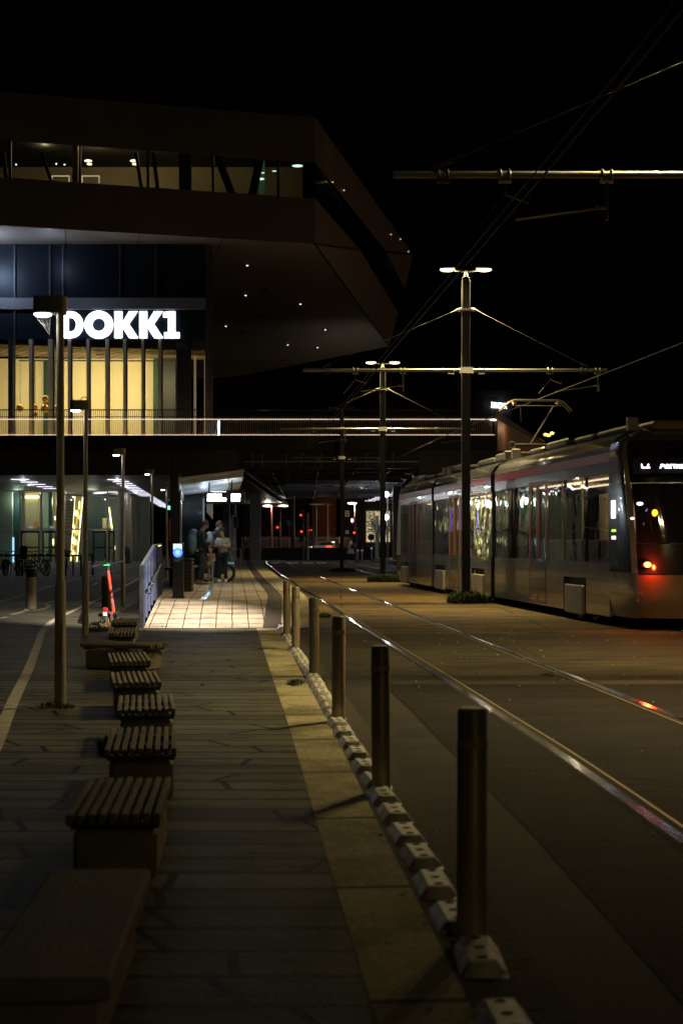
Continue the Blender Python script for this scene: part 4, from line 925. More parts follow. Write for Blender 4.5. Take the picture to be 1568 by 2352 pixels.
# ============================================================ BICYCLES AND RACK
rk = empty('bicycle_rack', (-14, 60.5, 0), 'long dark tubular rail rack with bicycles leaning on it', 'bicycle rack')
q = MB(); zr = .86; yr = 60.5
q.tube([(-19.5, yr, zr), (gx(183, yr), yr, zr), (gx(186.5, yr), yr, zr - .06), (gx(187, yr), yr, 0)], .045, 10)
q.tube([(gx(192, yr), yr + .5, zr + .02), (gx(205, yr), yr + .5, zr + .02), (gx(208, yr), yr + .5, zr - .08), (gx(208.5, yr), yr + .5, 0)], .045, 10)
for xx in (-18.5, -16.2, -13.8, gx(168, yr)): q.tube([(xx, yr, 0), (xx, yr, zr)], .04, 8)
q.build('rail', mat('rack_steel', (.05, .05, .052), .3, .7), rk, True)
def bicycle(loc, yaw, lab, col, seat=False):
    o = empty('bicycle', (0, 0, 0), lab, 'bicycle', 'bicycles at the rack')
    for y in (-.52, .55):
        q = MB(); q.torus((0, y, .34), .325, .02, 'x', 28, 6); wv = q.build('wheel', RUBBER, o, True)
        q = MB()
        for i in range(14): a = i * math.pi / 7; q.tube([(0, y, .34), (0, y + math.cos(a) * .31, .34 + math.sin(a) * .31)], .002, 3)
        q.torus((0, y, .34), .305, .008, 'x', 28, 4); q.build('rim', STEEL, wv)
    fm = mat('bike_frame_%d' % int(col[0] * 1000), col, .35, .3)
    q = MB()
    for a, b in (((0, -.52, .34), (0, -.1, .28)), ((0, -.1, .28), (0, -.2, .82)), ((0, -.18, .72), (0, .38, .80)), ((0, -.1, .28), (0, .40, .70)), ((0, -.52, .34), (0, -.18, .76)), ((0, .38, .86), (0, .42, .68)), ((-.05, .42, .66), (-.05, .55, .34)), ((.05, .42, .66), (.05, .55, .34)), ((-.05, .42, .66), (.05, .42, .66))): q.tube([a, b], .016, 6)
    q.build('frame', fm, o, True)
    q = MB(); q.tube([(0, .38, .86), (0, .36, 1.02)], .013, 6); q.tube([(-.28, .22, 1.06), (-.22, .32, 1.05), (0, .38, 1.02), (.22, .32, 1.05), (.28, .22, 1.06)], .013, 6); q.build('handlebar', BLACK, o, True)
    q = MB(); q.ell((0, -.24, .93), .08, .13, .035, 10); q.tube([(0, -.22, .78), (0, -.24, .92)], .013, 6); q.build('saddle', BLACK, o, True)
    q = MB(); q.torus((0, -.1, .28), .09, .008, 'x', 16, 4); q.tube([(-.1, -.1, .12), (.1, -.1, .44)], .012, 5); q.tube([(0, -.7, .68), (0, -.36, .68)], .03, 6, flat=.3); q.build('pedals_and_carrier', BLACK, o)
    q = MB(); q.torus((0, -.52, .34), .355, .012, 'x', 28, 4); q.build('mudguard', BLACK, o)
    if seat:
        q = MB(); q.slab([(-.15, -.62, .72), (.15, -.62, .72), (.17, -.72, 1.2), (.10, -.74, 1.28), (-.10, -.74, 1.28), (-.17, -.72, 1.2)], (0, .05, .01)); q.slab([(-.15, -.65, .72), (.15, -.65, .72), (.15, -.35, .74), (-.15, -.35, .74)], (0, 0, .06)); q.build('child_seat', BLACK, o)
    o.location = loc; o.rotation_euler = (0, R(4), yaw); return o
DK = (.02, .02, .022)
BK = [(10, 170, 'dark bicycle leaning at the left end of the rack', DK, 0), (20, 20, 'black bicycle with its front wheel turned, second from the left end', DK, 0), (42, 165, 'dark bicycle left of the one with a child seat', DK, 0),
      (66, 0, 'black bicycle carrying a child seat', DK, 1), (83, 25, 'bicycle with a low frame just right of the child seat', DK, 0), (97, 155, 'black bicycle with raised handlebar in the thick of the cluster', DK, 0), (112, 20, 'rightmost bicycle of the cluster, left of the nearest lamp post', DK, 0), (158, 12, 'single bicycle with a front basket, right of the nearest lamp post', (.08, .02, .015), 0), (52, 200, 'bicycle half hidden behind the child seat', DK, 0)]
for i, (px, yw, lab, c, s) in enumerate(BK):
    o = bicycle((gx(px, 61 - (i % 3) * .2), 60.4 - (i % 3) * .25 + (.3 if i == 8 else 0), 0), R(yw), lab, c, s)
    if px == 158:
        q = MB(); q.bbox(-.17, .17, .42, .68, .92, 1.12, .02); b_o = q.build('basket', STEEL, None); b_o.parent = o
# ============================================================ THE BUILDING
CLAD = perforated('expanded_metal_cladding', (.28, .235, .20), (.10, .08, .065), .16, .11, .5, .2, True)
CLAD2 = mat('side_cladding', (.30, .225, .165), .55, .2, noise=.15, nscale=.5, bump=.3, bscale=12, stretch=(1, 1, .1))
SOFF = mat('soffit_panels', (.27, .225, .175), .5, .1, noise=.15, nscale=.6, bump=.2, bscale=20)
SEAM = mat('panel_joint', (.02, .018, .015), .8)
bl = empty('library_building', (-8, 78, 0), 'big angular building with metal-clad upper floors cantilevered over the promenade', 'building')
dR = 75.2; dL = 70.8
def P_(px, py, d): return at(px, py, d)
# near corner and far corners, with level roof, sill and soffit heights
zT = gz(270.3, dR); zB = gz(372.8, dR); zF = gz(455.9, dR); zI = gz(560.3, dR)
def on(px, py, z): d = (z - H) * F / (1243 - py); return Vector((gx(px, d), d, z))
A = P_(723.5, 270.3, dR)
xl = -26; k_ = (gx(0, dL) - A.x) / (dL - dR); dl = dR + (xl - A.x) / k_
def FR_(z, x=None, d=None): return Vector((xl, dl, z)) if x is None else Vector((x, dR + (x - A.x) / k_, z))
Bv, Fv, Iv = Vector((A.x, dR, zB)), Vector((A.x, dR, zF)), Vector((A.x, dR, zI)); Av = Vector((A.x, dR, zT))
C = on(948, 585, zT); D = on(886.9, 578.6, zB); E = P_(929, 663.5, C.y * 1.0)
G = on(827.2, 574.9, zF); Hh = on(914.4, 719.5, zF); J = on(893.1, 795.7, zI)
q = MB(); q.slab([FR_(zB), Bv, Av, FR_(zT)], (0, .25, 0)); q.build('upper_band', CLAD, bl)
q = MB(); q.slab([FR_(zI), Iv, Fv, FR_(zF)], (0, .25, 0)); q.build('lower_band', CLAD, bl)
q = MB(); q.add([Av, Bv, D, C, E], [(0, 1, 2, 3), (3, 2, 4)]); q.build('side_band_upper', CLAD2, bl)
q = MB(); q.add([Fv, Iv, G, Hh, J], [(0, 1, 2), (1, 4, 3, 2)]); q.build('side_band_lower', CLAD2, bl)
K = Vector((gx(569, 134), 134, zI)); K2 = Vector((gx(497, 136), 136, zI - .1))
gX = gx(474, dR)
q = MB(); q.add([FR_(zI - .002), Iv, J, K, K2, Vector((-26, 136, zI)), ], [(0, 1, 2, 3, 4, 5)]); q.build('soffit', SOFF, bl)
q = MB(); q.tube([Iv + Vector((0, 0, -.02)), J + Vector((0, 0, -.02))], .05, 4); q.tube([Iv + Vector((-.02, 0, 0)), G + Vector((0, -.03, 0))], .06, 4); q.tube([D + Vector((0, -.05, 0)), C], .09, 4)
for t in (.12, .35, .55, .8): a = FR_(zI, x=-4 - t * 18); q.tube([a + Vector((0, 0, -.01)), a + Vector((-1.5, 8, -.01))], .02, 4)
q.build('panel_joints', SEAM, bl)
BK_ = mat('dark_interior', (.03, .028, .025), .8)
q = MB(); q.add([Bv + Vector((.0, .1, 0)), Fv + Vector((0, .1, 0)), G + Vector((-.4, .4, 0)), Hh + Vector((-.3, .3, 0)), E + Vector((-.3, .4, 0)), D + Vector((-.5, .5, 0))], [(0, 1, 2, 5), (5, 2, 3, 4)]); q.build('side_window_band', mat('black_glazing', (.008, .008, .009), .25, .0), bl)
q = MB(); q.slab([Av + Vector((0, .1, 0)), FR_(zT) + Vector((0, .1, 0)), Vector((-26, 140, zT)), Vector((gx(700, 140), 140, zT)), C + Vector((-.1, 0, 0))], (0, 0, -.3)); q.build('roof', BK_, bl)
# upper window band: frames, glass and the lit room behind
def fy(x): return dR + (x - A.x) / k_
mul = [24, 184, 340, 489, 639, 722]
q = MB()
for mx_ in mul:
    d = dL + (dR - dL) * mx_ / 723; x = gx(mx_, d); q.box(x - .06, x + .06, fy(x) - .02, fy(x) + .18, zF, zB)
build_each(q, 'mullion', DARKMET, bl)
q = MB(); q.add([FR_(zF) + Vector((0, .12, 0)), Fv + Vector((0, .12, 0)), Bv + Vector((0, .12, 0)), FR_(zB) + Vector((0, .12, 0))], [(0, 1, 2, 3)]); q.build('window_glass', glassm('clear_glass', (.75, .8, .78), .05), bl)
INW = mat('interior_brown_wall', (.30, .22, .13), .7, noise=.15, nscale=.8); INC = mat('interior_ceiling', (.38, .28, .18), .7)
q = MB(); q.box(-26, -2.3, 84.0, 84.2, zF - .5, zB + 4); q.build('room_back_wall', INW, bl)
q = MB(); q.add([FR_(zB + 2.6) + Vector((0, .3, 0)), Bv + Vector((-.2, .35, 2.6)), Vector((-2.3, 84, zB + 2.6)), Vector((-26, 84, zB + 2.6))], [(0, 1, 2, 3)]); q.build('room_ceiling', INC, bl)
q = MB(); q.add([FR_(zF - .02) + Vector((0, .3, 0)), Bv + Vector((-.2, .35, zF - zB - .02)), Vector((-2.3, 84, zF - .02)), Vector((-26, 84, zF - .02))], [(0, 1, 2, 3)]); q.build('room_floor', BK_, bl)
q = MB()
q.box(gx(167, 78), gx(180, 78), 78, 78.4, zF, zB + 2.5); q.build('white_column', mat('lit_white_column', (.6, .5, .35), .6), bl)
q = MB(); q.box(gx(411, 76.5), gx(438, 76.5), 76.5, 77, zF, zB + 2); 
for a_, b_, z0_, z1_ in ((95, 135, 1, 0), (312, 330, 1, 0), (352, 365, 1, 0), (496, 540, 1, 0), (600, 575, 1, 0), (8, 20, 1, 0)):
    d = 76.2; w2 = .09 if a_ < 400 else .22
    q.slab([(gx(a_, d) - w2, d, zB + .8), (gx(a_, d) + w2, d, zB + .8), (gx(b_, d) + w2, d, zF), (gx(b_, d) - w2, d, zF)], (0, .2, 0))
build_each(q, 'black_brace', BK_, bl)
q = MB()
q = MB()
dW = 79
for x0, x1 in ((119, 160), (188, 229)):
    a = at(x0, 420, dW); b = at(x1, 403, dW); t = .05
    q.box(a.x, b.x, dW, dW + .04, b.z - t, b.z); q.box(a.x, a.x + t, dW, dW + .04, a.z, b.z - t); q.box(b.x - t, b.x, dW, dW + .04, a.z, b.z - t)
build_each(q, 'white_frame', mat('lit_white_frame', (.8, .72, .5), .5, 0, (1, .9, .6), .6), bl, 3)
ORL = glow('orange_pendant', (1, .80, .42), 3)
for px, py, s in ((203, 369.5, .22), (308, 369.5, .22), (206, 377, .15), (310, 377, .15)):  # the smaller, lower pair are reflections of the lights, made as glowing discs
    c = at(px, py, 80); q = MB(); q.ell(c, s, s, .05, 14); tag(q.build('ceiling_light_and_reflection', ORL, None, True), 'round white glow among the ceiling lights and painted reflections behind the upper window band', 'ceiling light', 'round lights behind the upper windows')
for px, py in ((130, 376.5), (38, 378), (99 + 50, 378)):
    c = at(px, py, 80); q = MB(); q.ell(c, .045, .045, .04, 8); tag(q.build('spotlight', glow('spot_white', (1, .95, .8), 3)), 'tiny spotlight hanging behind the dark left part of the upper windows', 'spotlight', 'tiny spotlights behind the upper windows')
for x in (-13.5, -10.2, -16.5): lamp('room_light', 'POINT', (x, 79.3, zB + 1.9), 130 if x > -15 else 34, (1, .78, .40), bl, shadow_soft_size=.2)
lamp('room_light', 'POINT', (-5.6, 79, zB + 1.2), 16, (.5, 1, .6), bl, shadow_soft_size=.2)
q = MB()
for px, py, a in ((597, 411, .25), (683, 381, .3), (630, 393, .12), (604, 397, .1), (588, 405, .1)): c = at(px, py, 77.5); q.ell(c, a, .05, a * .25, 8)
q.build('green_white_glints', mat('green_white_glow', (.6, .9, .7), .5, 0, (.75, 1, .8), 1.6), bl)  # glints put in as small glowing ellipsoids
q = MB(); c = at(560, 400, 81); q.box(gx(545, 81), gx(575, 81), 81, 81.1, zF, zF + 1.2); q.build('yellow_board', mat('yellow_board', (.5, .35, .1), .6), bl)
q = MB(); q.box(gx(594, 80.5), gx(608, 80.5), 80.5, 80.6, zF, zB + 2.4); q.build('pale_pillar', mat('pale_green_pillar', (.3, .45, .36), .6), bl)
# soffit downlights
for px, py, on_ in ((568, 608, 1), (609, 666, 0), (564, 677, 1), (690, 697, 1), (600, 723, 0), (519, 748, 1), (557, 763, 0), (747, 756, 1), (661, 791, 1), (729, 797, 1), (650, 827, 0), (587, 808, 0), (552, 838, 0)):
    d = (zI - H) * F / (1243 - py); c = Vector((gx(px, d), d, zI - .03)); q = MB(); q.lathe(c, [(.26, 0), (.26, .03)], 14)
    o = q.build('downlight', SEAM, None); tag(o, 'small round recessed downlight glinting in the brown overhanging soffit' if on_ else 'small round unlit recess in the brown overhanging soffit', 'downlight', 'downlights in the soffit' if on_ else 'unlit recesses in the soffit')
    if on_: q = MB(); q.ell(c + Vector((0, 0, -.02)), .07, .07, .03, 8); q.build('bulb', glow('downlight_white', (1, .9, .75), 2), None).parent = o
for px, py in ((764, 418), (790, 437), (898, 538.5), (919.5, 549.5), (938, 578)):
    q = MB(); t_ = ((px - 724) / (948 - 724)); d = lerp([(0, dR), (1, C.y)], t_) - .15
    q.ell(at(px, py, (1 / ((1 - t_) / dR + t_ / C.y)) - .3), .028, .028, .028, 6); tag(q.build('facade_light', glow('amber_dot', (1, .75, .3), 2.5)), 'tiny amber point of light on the slanting side of the overhang', 'light', 'amber dots on the overhang side')
# glazed storeys under the overhang
GL = dR; NAVY = mat('navy_dark_glass', (.006, .010, .018), .4, .0, noise=.25, nscale=.3, spec=.3)
q = MB(); q.box(-26, gX, GL + .06, GL + .1, gz(712, GL), zI - .005); q.build('dark_glazing', NAVY, bl)
q = MB(); q.box(-26, gX, GL + .055, GL + .06, gz(780, GL), gz(712, GL)); q.build('sign_panel_glazing', NAVY, bl)
MULM = mat('mullion_grey', (.10, .10, .11), .4, .5)
q = MB()
for px in (34.5, 115, 145, 276, 358): q.box(gx(px, GL) - .04, gx(px, GL) + .04, GL - .06, GL + .06, gz(684, GL), zI - .01)
for px in (34.5, 473): q.box(gx(px, GL) - .04, gx(px, GL) + .04, GL - .06, GL + .05, gz(998, GL), gz(684, GL) )
q.box(gX - .03, gX + .10, GL - .08, GL + .14, gz(1000, GL), zI - .01)
build_each(q, 'facade_mullion', MULM, bl)
q = MB(); q.box(-26, gX - .02, GL - .16, GL + .05, gz(711, GL), gz(685, GL)); q.build('ledge', mat('ledge_grey', (.22, .21, .22), .5, .3), bl)
# side return of the glazed box, seen almost edge on
q = MB(); q.add([(gX, GL + .1, 3), (gX - 1.9, 100, 3), (gX - 1.9, 100, zI), (gX, GL + .1, zI)], [(0, 1, 2, 3)]); q.build('side_glazing', mat('side_return_brown', (.10, .085, .075), .5, .3, noise=.2, nscale=1), bl)
q = MB(); x = gx(484, 76)
q.box(gX + .1, gX + .32, GL + .1, GL + .3, 6, zI - .1); q.build('corner_trim', mat('corner_trim_mauve', (.13, .11, .11), .4, .5), bl)
# warm hall, y 780 to 998 of the picture
zc = gz(780, GL); zh = gz(800, GL); zf = gz(1001, GL)
HALLW = mat('hall_warm_wall', (.80, .70, .42), .7, 0, (1, .80, .36), .04, noise=.06, nscale=.4)  # faint emission puts lamplight into the wall material
q = MB(); q.box(-26, gx(402, 82.5), 83.0, 83.2, zf - .5, gz(824, 83)); q.build('hall_back_wall', HALLW, bl)
q = MB(); q.add([(-26, GL + .1, zc), (gX, GL + .1, gz(805, GL)), (gX - .6, 83.1, gz(826, 83)), (-26, 83.1, gz(815, 83))], [(0, 1, 2, 3)]); q.build('hall_ceiling', perforated('hall_ceiling_panels', (.42, .34, .22), (.12, .09, .06), .22, .22, .6, 0, True), bl)
q = MB(); q.quad((-26, GL + .1, zf), (gX, GL + .1, zf), (gX, 83.1, zf), (-26, 83.1, zf)); q.build('hall_floor', mat('hall_floor', (.3, .22, .12), .4), bl)
q = MB(); FINM = mat('hall_fin', (.55, .45, .27), .6)
for a_, b_ in ((67, 77), (111, 124), (156, 165), (199, 207), (242, 251), (283, 291), (325, 332), (363.5, 372)): q.box(gx(a_, GL), gx(b_, GL), GL + .0, GL + .3, zf, gz(779, GL))
build_each(q, 'window_fin', FINM, bl)
q = MB()
for a_ in (20.5, 76, 123, 165, 207, 251, 291, 332, 372): q.box(gx(a_, GL) - .015, gx(a_ + 2.5, GL), GL - .05, GL + .02, zf, gz(779, GL))
q.box(gx(21, GL), gx(31, GL), GL - .03, GL + .3, zf, gz(779, GL)); q.box(gx(404, GL), gx(437, GL), GL + .2, GL + .6, zf, gz(779, GL) + 1)
q.box(gx(352, 82), gx(403, 82), 82, 82.3, zf, gz(824, 82)) ; build_each(q, 'black_column', BLACK, bl)
q = MB(); q.box(gx(95, 82), gx(122, 82), 82.6, 82.8, zf, gz(826, 82)); q.box(gx(352, 81.8), gx(363, 81.8), 81.8, 81.9, zf, gz(826, 82)); build_each(q, 'green_curtain', mat('dark_green_curtain', (.02, .06, .035), .8, bump=.8, bscale=3, stretch=(6, 1, .05)), bl)
q = MB()
for a_, b_ in ((444, 449), (468, 477)): q.box(gx(a_, GL), gx(b_, GL), GL + .3, GL + .4, zf, gz(815, GL))
q.build('lit_strips', mat('warm_strip_wall', (.5, .38, .2), .6, 0, (1, .75, .35), .12), bl)
q = MB()
for px, py in ((7, 790), (8, 799), (36, 817), (108, 790), (220, 798), (226, 806), (230, 815), (315, 788), (177, 801)): 
    d = 76.5; q.lathe(at(px, py, d), [(.22, 0), (.22, .03)], 10)
q.build('ceiling_spots', BLACK, bl)
q = MB(); q.tube([at(44, 828, 80.5), at(402, 829, 80.5)], .04, 5); q.build('ceiling_track', BLACK, bl)
for x in (-17.5, -14.5, -11.5, -9.3): lamp('hall_light', 'AREA', (x, 79.0, zh - .9), 100, (1, .83, .42), bl, (x, 82.8, zf + 1.2), shape='RECTANGLE', size=2.6, size_y=1)
# golden globe lamps
GOLD = mat('golden_mirror', (.95, .62, .18), .12, 1.0, (1, .6, .15), .05, bump=.5, bscale=6)
for px, py, r_, lab in ((47, 937, 9, 'golden mirror globe at the left end of the row'), (80.5, 936, 8, 'golden mirror globe half behind the second window fin'), (105, 916, 8.5, 'upper golden mirror globe of the stacked pair'), (104, 938, 10, 'lower golden mirror globe of the stacked pair'), (128, 938, 7.5, 'golden mirror globe beside the nearest lamp post'), (82, 952, 6, 'small golden globe hanging lowest beneath the others')):
    c = at(px, py, 78.5); s = r_ * 78.5 / F; q = MB(); q.ell(c, s, s, s, 20); o = tag(q.build('globe_lamp', GOLD, None, True), lab, 'globe lamp', 'golden globe lamps in the warm hall')
    q = MB(); q.tube([c + Vector((0, 0, s)), Vector((c.x, c.y, gz(826, 78.5)))], .012, 4); w_ = q.build('cord', BLACK, None); w_.parent = o
# ---- the sign
sg = empty('building_sign', at(275, 745, GL - .3), 'large glowing white letters reading DOKK1 on the dark glazing', 'sign')
SIGN = glow('letter_glow', (.90, .95, 1), 4.5)
def letter(name, polys, sub='letter'):
    q = MB()
    for pl in polys:
        n = len(pl[0]); dF = GL - .06
        if len(pl) == 1: q.slab([at(a, b, dF) for a, b in pl[0]], (0, .05, 0))
        else:
            o_, i_ = pl; n = len(o_); f = [at(a, b, dF) for a, b in o_] + [at(a, b, dF) for a, b in i_]; k = [v + Vector((0, .05, 0)) for v in f]
            fs = []
            for i in range(n):
                j = (i + 1) % n; fs += [(i, j, n + j, n + i), (2 * n + i, 3 * n + i, 3 * n + j, 2 * n + j), (i, 2 * n + i, 2 * n + j, j), (n + i, n + j, 3 * n + j, 3 * n + i)]
            q.add(f + k, fs)
    return q.build(name, SIGN, sg)
T_, B_ = 715, 776.3; C_ = (T_ + B_) / 2
def arc(cx, cy, rx, ry, a0, a1, n): return [(cx + rx * math.cos(R(a0 + (a1 - a0) * i / n)), cy - ry * math.sin(R(a0 + (a1 - a0) * i / n))) for i in range(n + 1)]
letter('letter', [(([(143, T_)] + arc(163, C_, 28.5, 30.6, 90, -90, 18) + [(143, B_)]), ([(158, T_ + 14.5)] + arc(163, C_, 12.5, 16, 90, -90, 18) + [(158, B_ - 14.5)]))])
letter('letter', [(arc(227.3, C_, 32.8, 32, 0, 350, 34), arc(227.3, C_, 15, 15, 0, 350, 34))])
for x0 in (263.3, 320.5): letter('letter', [([(x0, T_), (x0 + 17.5, T_), (x0 + 17.5, B_), (x0, B_)],), ([(x0 + 17.6, 742), (x0 + 33.5, T_), (x0 + 53, T_), (x0 + 33, 744), (x0 + 54.5, B_), (x0 + 34, B_), (x0 + 17.6, 751)],)])
letter('letter', [([(375.3, 728.5), (375.3, 717), (388, T_), (402.5, T_), (402.5, 763.2), (386.5, 763.2), (386.5, 728.5)],), ([(377.6, 763.3), (412.3, 763.3), (412.3, B_), (377.6, B_)],)])

for x, y, z, e in ((-18.5, GL - 2.6, zI - 1.3, 300), (-15, GL - 2.2, zI - 1.0, 30), (-13, GL - 1.3, gz(745, GL), 16)): lamp('sign_and_soffit_fill', 'POINT', (x, y, z), e, (.50, .68, 1), sg, shadow_soft_size=.02)  # unseen blue points added to light the soffit and glazing near the sign
# ============================================================ RAISED WALKWAY
wk = empty('raised_walkway', (-4, 72, 0), 'long dark raised walkway with lit railing spanning the tram tracks', 'walkway')
WY = 72.0; X0 = -30; X1 = gx(1135, WY)
z1, z2, z3, z4, z5 = gz(942, WY), gz(963, WY), gz(998, WY), gz(1035, WY), gz(1091, WY)
FAS = mat('walkway_fascia', (.05, .043, .036), .5, .4, noise=.2, nscale=1, stretch=(1, 1, .2))
q = MB(); q.box(X0, X1 + .1, WY - .02, WY + .25, z4, z3 - .05); q.box(X0, X1, WY + .25, WY + 2.6, z3 - .5, z3 - .1); q.build('deck', FAS, wk)
q = MB(); nb = int((X1 - X0) / .105)
for i in range(nb):
    x = X0 + i * .105; q.box(x, x + .022, WY + .02, WY + .06, z3 - .02, z2)
q.build('lower_balusters', mat('railing_brown', (.55, .42, .30), .6, .0), wk)
q = MB()
for i in range(nb): x = X0 + i * .105; q.box(x, x + .022, WY + .10, WY + .13, z2 + .02, z1)
q.box(X0, X1, WY + .08, WY + .15, z1, z1 + .05); q.box(X0, X1, WY + .08, WY + .15, gz(957.5, WY), gz(956, WY)); q.build('upper_balusters', DARKMET, wk)
q = MB(); q.box(X0, X1, WY - .03, WY + .015, z2 - .015, z2 + .012); q.box(X0, X1, WY - .03, WY + .015, z3 - .03, z3 - .01); q.build('light_strips', WARMSTRIP, wk)
q = MB(); q.bbox(gx(501, WY) - .05, gx(501, WY) + .05, WY + .3, WY + .35, z3, z3 + .7, .01); q.build('path_light', WHITEL, wk)
q = MB()
for i in range(nb): x = X0 + i * .105; q.box(x, x + .03, WY - .05, WY - .02, z4 + .05, z3 - .12)
q.build('fascia_fins', FAS, wk)
GRID = perforated('grid_mesh_panels', (.17, .145, .12), (.02, .017, .014), .085, .085, .5, .3)
xa, xb, xc = gx(548, WY), gx(962, WY), gx(1200, WY)
q = MB(); q.box(X0, xa, WY + .05, WY + .3, z5, z4 - .003); q.box(xb, xc, WY + .05, WY + .3, z5, z4 - .003); q.build('mesh_panels', GRID, wk)
q = MB()
for px in [-60, 40, 115, 195, 300, 396, 472, 548]: q.box(gx(px, WY) - .015, gx(px, WY) + .015, WY + .035, WY + .05, z5, z4)
q.build('panel_seams', FAS, wk)
# ceilings
zc1 = z5 + .04
PERF = perforated('perforated_ceiling', (.16, .15, .13), (.05, .045, .04), .25, .25, .5, .2, True)
q = MB(); q.box(X0, xa, WY + .3, 140, zc1, zc1 + .3); q.box(xb, 14, WY + .3, 128, zc1, zc1 + .3); q.build('side_ceilings', PERF, wk)
zc2 = 5.35; CEIL = mat('tunnel_concrete_ceiling', (.20, .19, .17), .8, noise=.3, nscale=1.2, bump=.4, bscale=8)
q = MB(); q.box(xa, xb, WY + .5, 126, zc2, zc2 + .3); q.build('tunnel_ceiling', CEIL, wk)
q = MB(); q.box(xa, xb, WY + .3, WY + .9, zc2 - .18, z4 - .01); q.box(xa - .1, xa, WY + .31, 126, zc1 - .02, zc2 + .3); q.box(xb, xb + .1, WY + .31, 126, zc1 - .02, zc2 + .3); q.build('tunnel_beams', FAS, wk)
q = MB(); rn = random.Random(9)
for y in range(76, 122, 5): q.box(xa + .3, xb - .3, y, y + .25, zc2 - .22, zc2 - .004)
for x in (-5.2, -3.7, -1.2, .8, 2.6): q.tube([(x, 73.5, zc2 - .12), (x - 1.2, 124, zc2 - .12)], .05, 6)
for i in range(14): x = rn.uniform(-5.5, 4); y = rn.uniform(76, 115); q.box(x, x + rn.uniform(.5, 1.6), y, y + .12, zc2 - .42, zc2 - .30); q.box(x + .3, x + .36, y, y + .1, zc2 - .42, zc2 - .2)
for x in [gx(px, WY) for px in (578, 600, 655, 690, 735, 780, 840, 900)]: q.box(x, x + .08, WY + .24, WY + .30, zc2 - .1, z4 - .1)
q.build('pipes_and_hangers', mat('pipe_grey', (.17, .16, .15), .5, .4), wk)
q = MB(); q.box(gx(560, WY), gx(960, WY), WY + .1, WY + .22, gz(1061, WY), gz(1059, WY)); q.build('cable_tray', STEEL, wk)
# side parapet going back on the right
COR = mat('rusty_parapet', (.30, .19, .11), .6, .3, noise=.25, nscale=3, stretch=(1, 1, .15), bump=.3, bscale=10)
q = MB(); q.slab([(X1, WY, z4), (gx(1250, 88), 88, z4), (gx(1250, 88), 88, z2 - .2), (X1, WY, z2 - .05)], (.15, 0, 0)); q.build('side_parapet', COR, wk)
q = MB(); q.slab([(X1, WY + .1, z2 + .02), (gx(1250, 88), 88, z2 - .1), (gx(1230, 88), 88, z1 - .1), (X1, WY + .1, z1)], (.05, 0, 0)); q.build('side_railing', DARKMET, wk)
q = MB(); q.ell(at(1132, 964.5, 71.8), .16, .05, .05, 8); q.build('corner_lamp', glow('pink_white', (1, .85, .95), 4), wk)
lamp('parapet_wash', 'POINT', (X1 + 1.3, WY + 1.5, z2 - .3), 22, (1, .62, .38), wk, shadow_soft_size=.02)
for i in range(9): lamp('walkway_wash', 'POINT', (-24 + i * 4, WY + 1.6, z3 + .12), 30, (1, .74, .48), wk, shadow_soft_size=.02)
# piers
PIER = mat('concrete_pier', (.24, .235, .22), .75, noise=.2, nscale=1.5, bump=.2, bscale=6)
def pier(px0, px1, y1, d, lab, m_=PIER):
    o = empty('walkway_pier', (gx((px0 + px1) / 2, d), d, 0), lab, 'pier', None); q = MB(); q.bbox(gx(px0, d), gx(px1, d), d, d + .8, 0, zc2 if 540 < px0 < 900 else zc1, .02); q.build('shaft', m_, o); return o
pier(574, 598, 0, 100, 'grey concrete pier under the walkway behind the traffic signal pole')
pier(512, 527, 0, 98, 'dark narrow pier just left of the signal pole', mat('dark_pier', (.10, .1, .1), .7))
pier(668, 676, 0, 118, 'thin dark pier behind the distant bollards', MATS['dark_pier'])
pier(902, 922, 0, 88, 'wide grey pier at the right end of the tunnel beside the tram'); pier(924, 932, 0, 86, 'narrow grey pier right beside the tram')
# strip lights
def strip(x, y, wd, lab, grp, mm=COOLSTRIP):
    q = MB(); q.bbox(x - wd / 2, x + wd / 2, y - .05, y + .05, zc1 - .022, zc1 - .004, .004); return tag(q.build('strip_light', mm), lab, 'strip light', grp)
pr = None
for i in range(24):
    t = i / 23; y = 78 + 64 * t; x = lerp([(79, -12.35), (140, -17.3)], y)
    if pr is None: pr = strip(x, y, .95, 'short white strip light in the long diagonal row receding across the left ceiling', 'strip lights of the long left row')
    else: dup(pr, (x + 12.35, y - 78, 0))
pr = None
for px, py in ((46.5, 1100.6), (68, 1106.8), (86, 1112), (103.5, 1117.4), (117, 1121.5), (133, 1126)):
    d = (zc1 - H) * F / (1243 - py); x = gx(px, d)
    if pr is None: pr = strip(x, d, .97, 'white strip light in the row over the bicycles, left of the nearest lamp post', 'strip lights over the bicycles'); x0_, d0_ = x, d
    else: dup(pr, (x - x0_, d - d0_, 0))
pr = None
for px, py in ((850, 1150), (858, 1147.6), (867, 1145), (874, 1142), (893.5, 1138.8), (903, 1135), (914.5, 1132), (924, 1128), (932, 1124)):
    d = (zc1 - H) * F / (1243 - py); x = gx(px, d)
    if pr is None: pr = strip(x, d, .9, 'white strip light in the row over the far platform beside the tram', 'strip lights over the far platform'); x0_, d0_ = x, d
    else: dup(pr, (x - x0_, d - d0_, 0))
q = MB(); a = at(388, 1166.5, 120); q.bbox(a.x - .22, a.x + .22, 119.9, 120, a.z - .15, a.z + .15, .01); tag(q.build('exit_sign', glow('green_sign', (.1, 1, .65), 3)), 'small green glowing exit sign at the far end of the left ceiling', 'sign')
